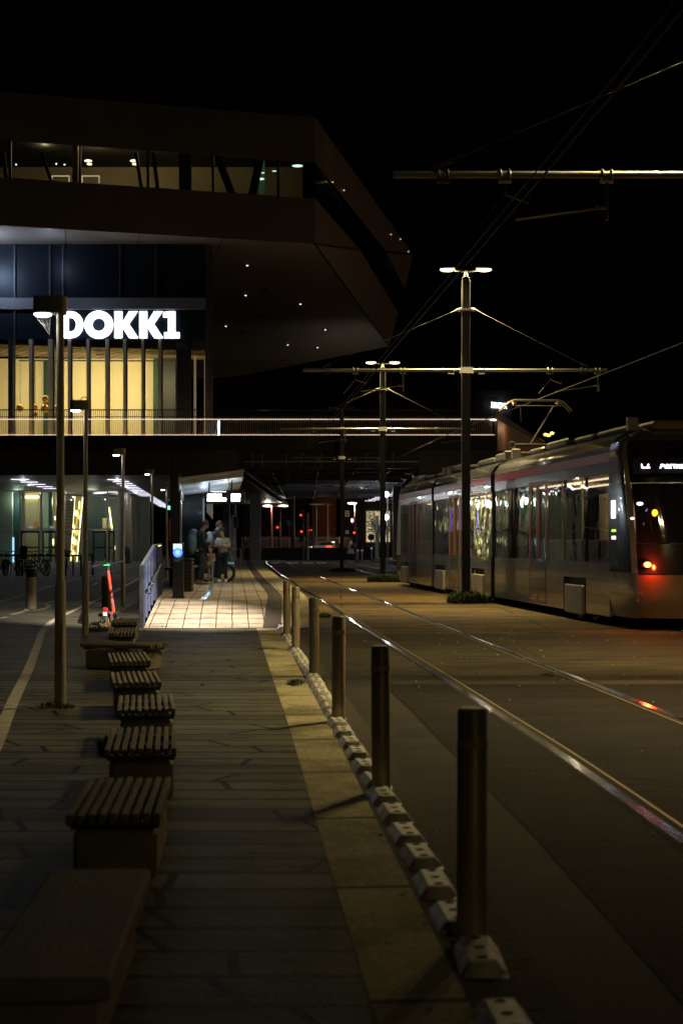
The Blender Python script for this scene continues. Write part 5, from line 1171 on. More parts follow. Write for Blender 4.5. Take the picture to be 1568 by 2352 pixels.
# ============================================================ GROUND FLOOR GLAZING (left)
gf = empty('glazed_lobby', (-19, 94, 0), 'glass-walled ground floor lobby with an escalator inside', 'building')
GF = 94.0; xr = gx(272, GF); zt = zc1 - .02; ztr = gz(1215.6, GF); WF = mat('white_frame', (.55, .56, .55), .4, .3)
q = MB()
for px in (-60, -15, 47, 97, 148, 197, 248, 273): q.box(gx(px, GF) - .05, gx(px, GF) + .05, GF - .05, GF + .05, 0, zt)
q.box(X0, xr, GF - .06, GF + .04, ztr - .05, ztr + .05); q.box(X0, xr, GF - .04, GF + .04, 0, .08); q.box(X0, xr, GF - .04, GF + .04, zt - .1, zt); q.build('window_frames', WF, gf)
q = MB()
for a_, b_ in ((49, 92), (99, 130), (214, 244), (250, 264)):
    x0_, x1_ = gx(a_, GF), gx(b_, GF); t = .09
    q.box(x0_, x1_, GF - .08, GF + .05, ztr - .24, ztr - .1); q.box(x0_, x0_ + t, GF - .08, GF + .05, .05, ztr - .24); q.box(x1_ - t, x1_, GF - .08, GF + .05, .05, ztr - .24); q.box(x0_ + t, x1_ - t, GF - .07, GF + .04, 1.0, 1.1)
q.build('door_frames', DARKMET, gf)
q = MB(); q.quad((X0, GF, 0), (xr, GF, 0), (xr, GF, zt), (X0, GF, zt)); q.build('glass_wall', glassm('lobby_glass', (.78, .86, .82), .05), gf)
q = MB(); q.add([(xr, GF, 0), (gx(290, 101), 101, 0), (gx(290, 101), 101, zt), (xr, GF, zt)], [(0, 1, 2, 3)]); q.build('side_glass', MATS['lobby_glass'], gf)
LOUV = mat('louvre_panels', (.34, .33, .27), .6, noise=.15, nscale=1)
q = MB(); p0 = Vector((xr + .1, GF + .6, 0)); p1 = Vector((gx(313, 110), 110, 0)); n = 46
for i in range(n):
    a = p0.lerp(p1, i / n); b = p0.lerp(p1, (i + .5) / n); q.slab([a, b, b + Vector((0, 0, zt)), a + Vector((0, 0, zt))], (-.15, -.02, 0))
q.build('louvred_side_wall', LOUV, gf)
LB = mat('lobby_back_wall', (.45, .47, .38), .7, noise=.15, nscale=.5)
q = MB(); q.box(X0, xr + .2, 108, 108.2, 0, zt); q.build('back_wall', LB, gf)
q = MB(); q.quad((X0, GF, .012), (xr, GF, .012), (xr, 108, .012), (X0, 108, .012)); q.build('lobby_floor', mat('lobby_floor', (.35, .34, .3), .3), gf)
q = MB(); q.box(gx(-10, 97), gx(29, 97), 97, 97.2, 0, zt); q.box(gx(100, 99), gx(118, 99), 99, 99.3, 0, zt); q.build('grey_green_walls', mat('grey_green_panel', (.40, .47, .36), .7), gf)
q = MB(); q.box(gx(29, 98), gx(49, 98), 98, 98.2, 0, zt); q.box(gx(112, 98), gx(120, 98), 98, 98.2, 0, zt); q.box(gx(200, 104), gx(240, 104), 104, 104.2, 0, zt); q.build('teal_panels', mat('dark_teal_panel', (.03, .07, .08), .4), gf)
q = MB(); q.box(gx(57, 99), gx(90, 99), 99, 99.3, 0, zt); q.box(gx(122, 99), gx(129, 99), 99, 99.3, 0, zt); q.build('tan_walls', mat('tan_wall', (.50, .38, .22), .6), gf)
q = MB(); q.box(gx(58, 98.7), gx(89, 98.7), 98.8, 98.9, gz(1144, 98.7), gz(1139, 98.7)); q.build('cove_light', glow('cove_yellow', (1, .78, .35), 6), gf)
q = MB(); q.box(gx(29, 96), gx(33, 96), 96, 96.05, .0, gz(1234, 96)); q.build('blue_light_column', glow('pale_blue', (.4, .7, 1), 1.6), gf)
q = MB()
for a_ in (67, 116): q.bbox(gx(a_, GF) , gx(a_ + 9, GF), GF - .2, GF - .06, ztr + .06, ztr + .2, .01)
q.build('door_closers', mat('closer_white', (.5, .6, .65), .4, 0, (.6, .8, .9), .25), gf)
# escalator: grey corrugated stair with glowing balustrade
q = MB()
for a_, b_ in ((150, 190),):
    for k in range(22): y0 = 1287 - k * 7; q.bbox(gx(a_, 99), gx(b_, 99), 98.6 + .02 * k, 99.2, gz(y0, 99) , gz(y0 - 6, 99), .03)
q.build('escalator_underside', mat('escalator_ribs', (.20, .15, .13), .6), gf)
BRASS = mat('brass_balustrade', (.75, .55, .2), .18, .9, (1, .75, .25), .15, bump=.3, bscale=2)
q = MB(); q.slab([at(163, 1290, 97.6), at(178, 1290, 97.6), at(190.5, 1141, 98.4), at(173, 1140, 98.4)], (0, .1, 0)); q.build('balustrade', BRASS, gf)
GLY = glow('yellow_tube', (1, .84, .42), 4)
q = MB()
for a, b, r_ in (((162.5, 1288), (173, 1140), .02), ((177, 1290), (190.5, 1142), .035), ((251, 1165), (264, 1262), .05)): q.tube([at(*a, 97.5), at(*b, 97.5)], r_, 6)
for px, py, rx, rz in ((176, 1179, .13, .2), (169, 1241, .13, .22), (183, 1160, .05, .3), (171, 1215, .05, .3), (127, 1190, .05, .15), (123, 1245, .05, .25), (169, 1270, .06, .2)): q.ell(at(px, py, 97.45), rx, .04, rz, 10)
q.build('glowing_handrails', GLY, gf)
q = MB(); a = at(82.5, 1202, 98.6); q.box(a.x - .1, a.x + .1, 98.6, 98.65, a.z - .1, a.z + .1); q.build('red_notice', mat('red_notice', (.6, .08, .03), .5, 0, (1, .1, .03), .2), gf)
q = MB(); q.box(gx(236, 98), gx(253, 98), 98, 98.1, gz(1215, 98), gz(1190, 98)); q.box(gx(251, 97), gx(262, 97), 97, 97.1, 0, gz(1218, 97)); q.box(gx(214, 98), gx(246, 98), 98, 98.1, gz(1222, 98), gz(1217, 98)); q.build('cream_boards', mat('cream_board', (.7, .62, .4), .6), gf)
for x, y, e, c in ((-22, 97, 110, (.85, 1, .80)), (-19.5, 100, 120, (1, .84, .55)), (-17, 97, 110, (1, .9, .72)), (-16, 103, 90, (1, .9, .7)), (-22, 103, 100, (.9, 1, .85))): lamp('lobby_light', 'POINT', (x, y, zt - .6), e, c, gf, shadow_soft_size=.3)
q = MB()
for px, py in ((5, 1137), (16, 1141), (10, 1139.5), (216, 1146), (225, 1150), (233, 1153), (240, 1156), (262, 1160)):
    q.box(at(px, py, 97).x - .35, at(px, py, 97).x + .35, 96 + (1160 - py) * .2, 96.15 + (1160 - py) * .2, zt - .06, zt - .02)
q.build('inner_strip_lights', COOLSTRIP, gf)
# litter bin cone by the louvred wall
for x, y, e in ((-12.6, 80, 34), (-13.6, 90, 34), (-14.5, 100, 34), (-17.9, 80, 34), (-19, 87, 34), (-20.5, 80, 34), (1.3, 93.5, 60), (3.2, 112, 34), (4.3, 98, 30), (5.0, 88, 34), (-9.5, 84, 14)): lamp('strip_and_fill', 'POINT', (x, y, zc1 - .25), e, (.88, .88, 1), wk, shadow_soft_size=.02)  # points under the strip lights, plus one added to brighten the walking woman
o = empty('round_bin', (gx(292, 92), 92, 0), 'dark round-topped bin at the corner of the louvred wall', 'bin'); q = MB(); q.lathe((gx(292, 92), 92, 0), [(.23, 0), (.23, .85), (.18, 1.0), (.06, 1.12)], 18); q.build('body', mat('teal_bin', (.04, .06, .065), .5), o, True)
q = MB(); q.bbox(gx(292, 92) - .12, gx(292, 92) + .12, 91.76, 91.78, .7, .82, .003); q.build('slot', BLACK, o)
# ============================================================ TRAM
# local frame: u runs back along the tram from its nearest end, v to the right, w up
TO = Vector((6.12, 22.87, 0)); TA = Vector((-.117, .9931, 0)).normalized(); TR = Vector((TA.y, -TA.x, 0))
def T(u, v, w): return TO + TA * u + TR * v + Vector((0, 0, w))
tr = empty('tram', TO, 'silver three-section tram with red roof stripe, dark end cab and lit red tail lamp', 'tram')
TM = Matrix(((TA.x, TR.x, 0, TO.x), (TA.y, TR.y, 0, TO.y), (0, 0, 1, 0), (0, 0, 0, 1))) @ Matrix.Identity(4)
def tb(q, u0, u1, v0, v1, w0, w1): return q.box(u0, u1, v0, v1, w0, w1, TM)
SIL = mat('tram_silver', (.185, .19, .205), .18, .5, noise=.08, nscale=2, coat=.5, bump=.10, bscale=1.1)
SIL2 = mat('tram_pale_panel', (.32, .29, .25), .4, .2, noise=.1, nscale=3)
REDS = mat('tram_red_stripe', (.27, .02, .03), .35, .1, coat=.4)
BLK = mat('tram_black', (.012, .012, .013), .18, 0, coat=.5)
GRT = mat('gangway_rubber', (.012, .012, .012), .7)
TG_ = glassm('tram_glass', (.74, .70, .66), .10, .02, .14)
WB, WT = 1.09, 2.64
HW = 1.325
def section(u0, u1, wins, doors, bogies, first=False):
    r = empty('tram_section', T(u0, 0, 0), None, None); r.parent = tr; r.location = T(u0, 0, 0) - TO
    r['label'] = None if False else ''
    del r['label']
    return r
def side(u0, u1, doors, bogies, s):
    """one flank: skirt, window band with pillars, cantrail"""
    v = s * HW; vi = s * (HW - .06); a, b = min(v, vi), max(v, vi)
    sk = MB(); gaps = sorted([(c - .75, c + .75) for c in bogies]); u = u0
    for g0, g1 in gaps:
        tb(sk, u, g0, a, b, .17, WB); tb(sk, g0, g1, a, b, .80, WB); u = g1
    tb(sk, u, u1, a, b, .17, WB); tb(sk, u0, u1, a, b, WT, 2.84); return sk
MODS = [(1.75, 10.55, [3.5 + 1.6], [4.35 + 0.1]), (10.95, 18.3, [14.8], [12.1, 17.2]), (18.7, 24.3, [21.6], [23.4])]
MODS = [(1.75, 10.55, [6.6], [3.9]), (10.95, 18.35, [15.4], [12.4, 17.4]), (18.75, 24.4, [21.9], [23.5])]
for mi, (u0, u1, doors, bogies) in enumerate(MODS):
    for s in (-1, 1):
        side(u0, u1, doors, bogies, s).build('side_panel', SIL, tr)
        q = MB(); v = s * (HW + .002); tb(q, u0, u1, min(v, v - s * .02), max(v, v - s * .02), 2.845, 3.0); q.build('red_stripe', REDS, tr)
        # glass, pillars and doors
        q = MB(); v = s * (HW - .03); q.quad(T(u0, v, WB), T(u1, v, WB), T(u1, v, WT), T(u0, v, WT)); q.build('window_glass', TG_, tr)
        q = MB(); u = u0 + .02
        while u < u1:
            tb(q, u, min(u + .13, u1), *sorted((s * (HW - .055), s * (HW - .035))), WB, WT); u += 1.42
        build_each(q, 'window_pillar', BLK, tr)
        for dc in doors:
            q = MB(); vv = sorted((s * (HW + .004), s * (HW - .02)))
            for e in (-.70, -.06, .06 - .0, .64): tb(q, dc + e, dc + e + .07 if abs(e) > .1 else dc + e + (.05 if e < 0 else .05), *vv, .25, 2.62)
            tb(q, dc - .70, dc + .71, *vv, 2.62, 2.70); tb(q, dc - .70, dc + .71, *vv, .20, .27); d_ = q.build('door', mat('door_frame_copper', (.20, .10, .075), .35, .3), tr)
            q = MB(); tb(q, dc - .6, dc + .6, *sorted((s * (HW + .006), s * (HW - .0))), .34, WB + .02); q.build('door_lower_glass', mat('door_grey_glass', (.09, .08, .075), .12, .1, coat=.5), d_)
        # bogie covers
        for c in bogies:
            q = MB(); M_ = TM; q.bbox(c - .60, c + .60, *sorted((s * (HW + .03), s * (HW - .05))), .12, .66, .02, TM); q.build('bogie_cover', SIL2, tr)
            q = MB(); tb(q, c - .76, c + .76, *sorted((s * (HW - .1), s * (HW - .5))), .1, .86); q.build('bogie_recess', GRT, tr)
            for e in (-.5, .5):
                q = MB(); q.lathe(T(c + e, s * (HW - .30), .29), [(.28, -.05), (.28, .05)], 20, Matrix((TA, Vector((0, 0, 1)), TR)).transposed()); q.build('wheel', DARKMET, tr, True)
    # roof shell: curved shoulders
    prof = [(HW, 3.0), (HW - .02, 3.10), (HW - .12, 3.24), (HW - .32, 3.35), (HW - .62, 3.41), (0, 3.43)]
    prof = prof + [(-a, b) for a, b in prof[-2::-1]]
    q = MB(); us = [u0, (u0 + u1) / 2, u1]; vs = [T(u, v, w) for u in us for v, w in prof]; n = len(prof)
    q.add(vs, [(i * n + j, i * n + j + 1, i * n + n + j + 1, i * n + n + j) for i in range(2) for j in range(n - 1)] + [tuple(range(n)), tuple(range(2 * n, 3 * n))]); q.build('roof', SIL, tr, 'all')
    q = MB(); tb(q, u0, u1, -HW + .0, HW - .0, 3.0, 3.015); q.build('drip_rail', BLK, tr)
    # equipment
    q = MB(); rn = random.Random(mi + 2); u = u0 + .5
    while u < u1 - 1.2:
        l = rn.uniform(.9, 1.9); q.bbox(u, u + l, -.85, .85, 3.42, 3.42 + rn.choice((.10, .15, .20)), .04, TM); u += l + rn.uniform(.2, .7)
    build_each(q, 'roof_equipment', mat('roof_box_grey', (.10, .095, .085), .5, .3, noise=.2, nscale=4), tr)
    q = MB()
    for e in (.15, (u1 - u0) - .2): q.bbox(u0 + e, u0 + e + .12, -.95, -.75, 3.38, 3.62, .02, TM)
    q.build('roof_brackets', SIL2, tr)
    # interior
    q = MB(); tb(q, u0, u1, -HW + .08, HW - .08, .33, .36); tb(q, u0, u1, -HW + .08, HW - .08, 2.70, 2.74); q.build('floor_and_ceiling', mat('tram_interior', (.42, .36, .27), .6), tr)
    q = MB(); u = u0 + .25
    rn = random.Random(mi)
    while u < u1 - .3:
        if not any(abs(u - d) < .9 for d in doors):
            for v in (.15, -.95): q.bbox(u, u + .10, v, v + .8, .8, 1.50, .02, TM); q.bbox(u, u + .42, v, v + .8, .72, .82, .02, TM)
        u += .78
    build_each(q, 'seat', mat('seat_fabric', (.10, .10, .13), .8), tr, 2)
    q = MB(); u = u0 + .4
    while u < u1 - .3: tb(q, u, u + .55, .95, 1.0, WB - .1, 2.55); u += 1.42
    q.build('partitions', mat('interior_panel_beige', (.66, .56, .40), .7), tr)
    q = MB()
    for d in doors: q.tube([T(d - .75, -.6, .36), T(d - .75, -.6, 2.7)], .018, 6); q.tube([T(d + .75, -.6, .36), T(d + .75, -.6, 2.7)], .018, 6)
    q.build('grab_poles', mat('grab_pole', (.6, .45, .2), .3, .5), tr)
    q = MB(); tb(q, u0 + .4, u1 - .4, -.5, -.42, 2.665, 2.69); tb(q, u0 + .4, u1 - .4, .42, .5, 2.665, 2.69); q.build('ceiling_tubes', glow('tram_tube', (1, .84, .55), 4), tr)
    q = MB(); c_ = u0 + .75; tb(q, c_, c_ + .30, -.98, -.96, 2.28, 2.48); q.build('info_screen', glow('screen_pale_blue', (.6, .8, 1), 1.6), tr)
for u in (3, 5, 8, 12, 14, 17, 20, 23): lamp('cabin_light', 'POINT', T(u, -.1, 2.55), 50, (1, .82, .55), tr, shadow_soft_size=.05)
# blue screens
q = MB()
for u in (17.9, 16.6, 14.2, 19.1): tb(q, u, u + .22, .98 - 1.9, .99 - 1.9, 1.75, 2.45)
q.build('blue_info_screen', glow('deep_blue_screen', (.04, .08, .95), 2.5), tr)
# gangways
for a, b in ((10.55, 10.95), (18.35, 18.75)):
    q = MB()
    for i in range(5):
        c = a + (b - a) * (i + .5) / 5; k = .02 if i % 2 else 0
        pf = [(-HW + .05 + k, .2), (-HW + .05 + k, 3.05), (-HW + .25 + k, 3.3), (-.6, 3.44 - k), (.6, 3.44 - k), (HW - .25 - k, 3.3), (HW - .05 - k, 3.05), (HW - .05 - k, .2)]
        q.slab([T(c - .04, v, w) for v, w in pf], TA * .08)
    q.build('gangway_bellows', GRT, tr)
# underframe
q = MB(); tb(q, .9, 24.3, -1.1, 1.1, .18, .33); q.build('underframe', GRT, tr)
# ends: lofted cab
def cabgrid(end, t, z):
    """t 0 (left flank) .. 1 (right flank) round the nose; z height. Returns world point."""
    lean = 0 if z < .95 else ((z - .95) / 2.4) ** 1.25 * .95
    low = -.10 if z > .6 else -.10 + (.6 - z) * .35
    a = math.pi * t; e = .42; c, s = math.cos(a), math.sin(a)
    v = -HW * (abs(c) ** e) * (1 if c > 0 else -1); u = 1.78 - (1.72 - lean - low * 0) * (s ** e) if s > 0 else 1.78
    if z > 3.0: v *= 1 - (z - 3.0) ** 1.5 * .55; 
    if z < .5: v *= 1 - (.5 - z) * .12; u += (.5 - z) * .4 * s
    return u, v
def patch(name, m_, t0, t1, zs, par=tr, end=0, nt=18, out=0):
    q = MB(); vs = []; 
    for z in zs:
        for i in range(nt + 1):
            t = t0 + (t1 - t0) * i / nt; u, v = cabgrid(end, t, z)
            k = 1 + out / 1.3; u2 = u - out * math.sin(math.pi * t); v2 = v * k if out else v
            vs.append(T(u2, v2, z) if end == 0 else T(26.15 - u2, v2, z))
    n = nt + 1; q.add(vs, [(j * n + i, j * n + i + 1, j * n + n + i + 1, j * n + n + i) for j in range(len(zs) - 1) for i in range(nt)]); return q.build(name, m_, par, 'all')
def rng(a, b, n): return [a + (b - a) * i / n for i in range(n + 1)]
BUMP = mat('bumper_grey', (.15, .085, .05), .4, .1, noise=.1, nscale=2, coat=.3)
for end in (0, 1):
    patch('bumper', BUMP, .17, .83, rng(.22, .92, 6), end=end)
    patch('corner_skirt', SIL, 0, .17, rng(.20, .95, 5), end=end); patch('corner_skirt', SIL, .83, 1, rng(.20, .95, 5), end=end)
    patch('lamp_band', BLK, .17, .83, rng(.93, 1.42, 3), end=end)
    patch('windscreen', mat('windscreen_dark', (.012, .010, .010), .06, 0, coat=1), .185, .815, rng(1.44, 2.42, 6), end=end)
    patch('display_hood', BLK, .17, .83, rng(2.44, 3.15, 5), end=end)
    for a_, b_ in ((.115, .17), (.83, .885)): patch('corner_pillar', mat('pillar_grey_gold', (.22, .18, .11), .4, .2, coat=.4), a_, b_, rng(.95, 3.15, 10), end=end, nt=4)
    for a_, b_ in ((0, .113), (.887, 1)): patch('cab_side_window', BLK if end == 0 else SIL2, a_, b_, rng(1.0, 2.66, 5), end=end, nt=6); patch('cab_side_top', SIL, a_, b_, rng(2.66, 3.15, 4), end=end, nt=6)
    # roof cap
    q = MB(); ring = [cabgrid(end, i / 20, 3.15) for i in range(21)]; f = (lambda u, v, w: T(u, v, w)) if end == 0 else (lambda u, v, w: T(26.15 - u, v, w))
    vs = [f(u, v, 3.15) for u, v in ring] + [f(u + (1.9 - u) * .25, v * .8, 3.31) for u, v in ring] + [f(1.8, v * .55, 3.42) for u, v in ring]
    q.add(vs, [(j * 21 + i, j * 21 + i + 1, j * 21 + 22 + i, j * 21 + 21 + i) for j in range(2) for i in range(20)]); q.build('roof_cap', SIL, tr, 'all')
q = MB(); q.bbox(1.3, 3.0, -.7, .7, 3.33, 3.52, .05, TM); q.build('roof_unit', mat('roof_unit_gold', (.26, .2, .11), .45, .3), tr)
# tail lamps
for t in (.25, .75):
    u, v = cabgrid(0, t, 1.09); c = T(u - .012, v, 1.09); q = MB(); q.ell(c, .10, .05, .07, 14); lo = q.build('tail_lamp', BLK, tr, True)
    q = MB(); q.ell(c + Vector((-.004, -.03, 0)), .062, .035, .045, 14); q.build('lit_core', glow('tail_core', (1, .05, .008), 60), lo, True)
    lamp('tail_glow', 'POINT', c + Vector((-.03, -.16, 0)), 26, (1, .06, .015), lo, shadow_soft_size=.04)
q = MB(); u, v = cabgrid(0, .36, 1.95)
q.ell(T(u - .005, v - .05, 1.93), .05, .01, .06, 10); q.build('amber_reflection', glow('amber_reflection_glow', (1, .42, .02), 3), tr)  # reflection on the windscreen, made as a small glowing spot
q = MB(); q.ell(T(u - .0, v - .30, 2.08), .055, .01, .03, 10); q.ell(T(u + .02, v - .42, 1.84), .035, .01, .022, 10); q.build('cab_lights', glow('cab_white', (.8, .85, 1), 2.5), tr)
q = MB(); c = T(1.30, -HW - .005, 2.02); q.bbox(1.42, 1.62, -HW - .012, -HW + .02, 1.86, 2.16, .004, TM); q.build('side_screen', glow('side_screen_white', (.9, .95, 1), 3), tr)
q = MB(); q.bbox(1.40, 1.60, -HW - .012, -HW + .02, 1.63, 1.67, .004, TM); q.build('green_bar', glow('lime_led', (.4, 1, .05), 2), tr)
q = MB(); q.bbox(1.40, 1.60, -HW - .012, -HW + .02, 1.50, 1.56, .004, TM); q.build('pink_bar', glow('pink_led', (1, .75, .7), 1.8), tr)
# destination display on the hood
ul, vl = cabgrid(0, .30, 2.74); ur, vr = cabgrid(0, .70, 2.74); uc, vc = cabgrid(0, .5, 2.74)
q = MB(); DSP = glow('display_white', (.88, .90, 1), 6)
fr = T(uc - .10, -1.02, 2.66); ux = TR; uz = Vector((0, 0, 1)) * .95 + TA * .0
uz = (Vector((0, 0, 1)) + TA * .42).normalized()
textmesh('L2', .155, q, T(.57, -1.16, 2.67), TR, uz, bold=.003); textmesh('Aarhus', .155, q, T(.57, -.84, 2.67), TR, uz, bold=.003)
q.build('destination_display', DSP, tr)
q = MB(); q.box(-1.2, 1.2, -.002, .35, -.04, .22, Matrix.Translation(T(.60, 0, 2.62)) @ Matrix(((TR.x, TA.x, 0, 0), (TR.y, TA.y, 0, 0), (0, 0, 1, 0), (0, 0, 0, 1)))); q.build('display_panel', mat('display_glass', (.02, .022, .035), .1), tr)
# ---- pantograph
pu = 11.9; pg = empty('pantograph', T(pu, 0, 3.4), None, None); del_ = pg
pg.parent = tr; pg.location = T(pu, 0, 3.4) - TO
PM = mat('pantograph_metal', (.09, .075, .055), .4, .7)
ct = T(pu, 0, 4.90)
for nm, dy in (('contact_strip', -.12), ('contact_strip', .12)):
    q = MB(); pts = []
    for i in range(17):
        t = -1 + 2 * i / 16; z = 0 if abs(t) < .62 else -.26 * ((abs(t) - .62) / .38) ** 1.6; pts.append(ct + TR * (t * .88) + TA * dy + Vector((0, 0, z)))
    q.tube(pts, .020, 6); q.build(nm, PM, pg, True)
q = MB()
q.tube([ct + TR * -.5 + Vector((0, 0, -.13)), ct + TR * .62 + Vector((0, 0, -.13))], .016, 6)
for s in (-.55, .55): q.tube([ct + TR * s + TA * -.12, ct + TR * s + Vector((0, 0, -.13)), ct + TR * s + TA * .12], .012, 5); q.torus(ct + TR * s + Vector((0, 0, -.07)), .07, .012, 'z', 12, 5)
kn = T(pu - 1.5 + 0, 0, 4.15); kn = T(pu - .55, .0, 4.25)
base = T(pu - .1, -.15, 3.62)
q.tube([ct + TR * .45 + Vector((0, 0, -.13)), base + Vector((0, 0, .22)) + TR * .0], .022, 6); q.tube([ct + TR * -.38 + Vector((0, 0, -.13)), ct + TR * -.36 + Vector((0, 0, -.55))], .01, 5)
q.tube([base + TR * -.4 + Vector((0, 0, .2)), base + TR * .5 + Vector((0, 0, .2))], .03, 6); q.build('frame_arms', PM, pg, True)
q = MB(); q.torus(base + TR * -.45 + Vector((0, 0, .18)), .08, .02, 'y', 14, 6); q.bbox(pu - .5, pu + .5, -.5, .5, 3.45, 3.62, .03, TM); q.build('base', PM, pg)

# ============================================================ BACKGROUND
def simple(name, lab, cat, group=None, loc=(0, 0, 0)): return empty(name, loc, lab, cat, group)
# brick building lit by street lamps
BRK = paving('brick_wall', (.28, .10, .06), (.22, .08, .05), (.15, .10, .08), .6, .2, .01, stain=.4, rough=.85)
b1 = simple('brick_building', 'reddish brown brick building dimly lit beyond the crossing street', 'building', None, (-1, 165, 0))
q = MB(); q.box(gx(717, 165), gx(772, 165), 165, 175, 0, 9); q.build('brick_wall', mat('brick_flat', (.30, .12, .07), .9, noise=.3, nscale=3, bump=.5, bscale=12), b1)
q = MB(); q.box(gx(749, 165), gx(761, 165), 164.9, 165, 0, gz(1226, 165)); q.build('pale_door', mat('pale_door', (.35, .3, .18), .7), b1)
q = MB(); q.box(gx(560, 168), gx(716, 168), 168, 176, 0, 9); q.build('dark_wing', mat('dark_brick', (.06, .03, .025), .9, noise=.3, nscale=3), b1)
q = MB(); q.box(gx(780, 163), gx(785, 163), 163, 163.4, 0, 7.6); tag(q.build('orange_strip', mat('orange_lit_post', (.5, .2, .04), .6, 0, (1, .4, .05), .25)), 'tall orange glowing strip on the wall left of the farthest mast', 'light')
lamp('street_wash', 'POINT', (gx(745, 158), 158, 5), 28, (1, .5, .28), b1, shadow_soft_size=.3)
# building with lit windows and a tree before it
b2 = simple('lit_office_building', 'building with tall cream-lit windows behind a small tree', 'building', None, (3, 150, 0))
q = MB(); q.box(gx(780, 150), gx(1000, 150), 150, 158, 0, 9); q.build('wall', mat('dark_render', (.05, .045, .04), .9, noise=.2), b2)
LITW = glow('cream_window', (1, .80, .45), .6); q = MB(); rn = random.Random(2)
for i in range(3):
    for j in range(6):
        x0 = gx(841 + i * 18.5, 149.9); x1 = gx(841 + i * 18.5 + 16.8, 149.9); y0 = 1174 + j * 12; q.box(x0, x1, 149.86, 149.95, gz(y0 + 10.8, 150), gz(y0, 150))
q.build('lit_windows', LITW, b2)
tre = empty('tree', (gx(868, 118), 118, 0), 'small leafy street tree silhouetted against cream-lit windows', 'tree')
q = MB(); x = gx(868, 118); q.tube([(x, 118, 0), (x + .05, 118, 1.6), (x - .1, 118, 2.8)], [.10, .07, .04], 8)
rn = random.Random(8); tips = []
for i in range(14): a = rn.uniform(0, 6.28); e = Vector((x + math.cos(a) * rn.uniform(.4, 1.1), 118 + math.sin(a) * .8, rn.uniform(2.2, 4.0))); q.tube([(x - .03, 118, rn.uniform(1.5, 2.7)), e], [.03, .01], 5); tips.append(e)
q.build('trunk', mat('bark', (.06, .045, .03), .9, noise=.3, nscale=8, bump=.6, bscale=20), tre)
q = MB()
for i in range(1700):
    c = rn.choice(tips) + Vector((rn.gauss(0, .28), rn.gauss(0, .25), rn.gauss(0, .28))); a = Vector((rn.uniform(-1, 1), rn.uniform(-1, 1), rn.uniform(-1, 1))).normalized() * rn.uniform(.04, .08); b = a.cross(Vector((rn.uniform(-1, 1), rn.uniform(-1, 1), rn.uniform(-1, 1)))).normalized() * .04
    q.add([c - a, c + b, c + a, c - b], [(0, 1, 2, 3)])
q.build('crown', mat('tree_leaves', (.05, .08, .02), .7, noise=.4, nscale=3), tre)
# low black wall and fences
q = MB(); q.box(gx(560, 112), gx(930, 112), 112, 112.3, 0, gz(1258, 112)); tag(q.build('low_black_wall', mat('black_wall', (.012, .012, .012), .6)), 'low black barrier wall running behind the distant bollards', 'wall')
q = MB()
for i in range(60): x = gx(555, 130) + i * .17; q.box(x, x + .05, 130, 130.05, 0, 1.9)
q.box(gx(555, 130), gx(555, 130) + 10, 129.95, 130, 1.7, 1.76); tag(q.build('railing_fence', mat('fence_brown', (.10, .06, .04), .7)), 'brown barred fence lit dull red behind the grey pier', 'fence')
q = MB(); n = 30
for i in range(n): x = gx(315, 125) + i * .12; q.box(x, x + .04, 125, 125.05, 0, 1.2)
q.box(gx(315, 125), gx(392, 125), 124.95, 125, 1.15, 1.2); tag(q.build('low_fence', MATS['fence_brown']), 'low dark fence far behind the lamp posts on the left', 'fence')
# street lamps and signal poles
def tlight(px, py, d, lab, which='red', pole_px=None, arm=False):
    c = at(px, py, d); o = empty('traffic_light', (c.x, d, 0), lab, 'traffic light', 'traffic lights beyond the walkway')
    q = MB(); xp = c.x + .16 if pole_px is None else gx(pole_px, d); q.tube([(xp, d + .1, 0), (xp, d + .1, c.z + .4)], .06, 8)
    if pole_px is not None: q.tube([(xp, d + .1, c.z + .3), (c.x, d + .1, c.z + .3)], .035, 6)
    q.build('pole', DULL, o, True)
    q = MB(); q.bbox(c.x - .16, c.x + .16, d - .05, d + .1, c.z - .78, c.z + .22, .03)
    for k in range(3): q.lathe((c.x, d - .05, c.z - .28 * k), [(.12, -.0), (.12, .10)], 12, Matrix.Rotation(R(90), 3, 'X'))
    q.build('signal_head', BLACK, o)
    q = MB(); q.ell((c.x, d - .13, c.z), .085, .05, .085, 12); q.build('lit_lens', REDL, o, True)
    return o
tlight(691, 1183, 112, 'red signal highest of the cluster on its own pole', pole_px=696)
tlight(692.4, 1221, 110, 'red signal directly below the highest one')
tlight(637.4, 1211, 120, 'red signal tilted on the pole right of the grey pier')
tlight(708.5, 1218, 113, 'left lamp of the pair of red signals side by side')
tlight(714, 1217.5, 116, 'right lamp of the pair of red signals side by side')
tlight(808.7, 1199, 112, 'red signal under a blue-white lamp, on an arm right of the farthest mast', pole_px=814)
tlight(813.4, 1223.5, 108, 'small red signal above the head of the walking woman')
q = MB(); c = at(808.7, 1195, 111.8); q.ell(c, .10, .05, .12, 10); tag(q.build('signal_lamp', glow('blue_white', (.75, .75, 1), 5)), 'blue-white lamp just above the hanging red signal', 'light')
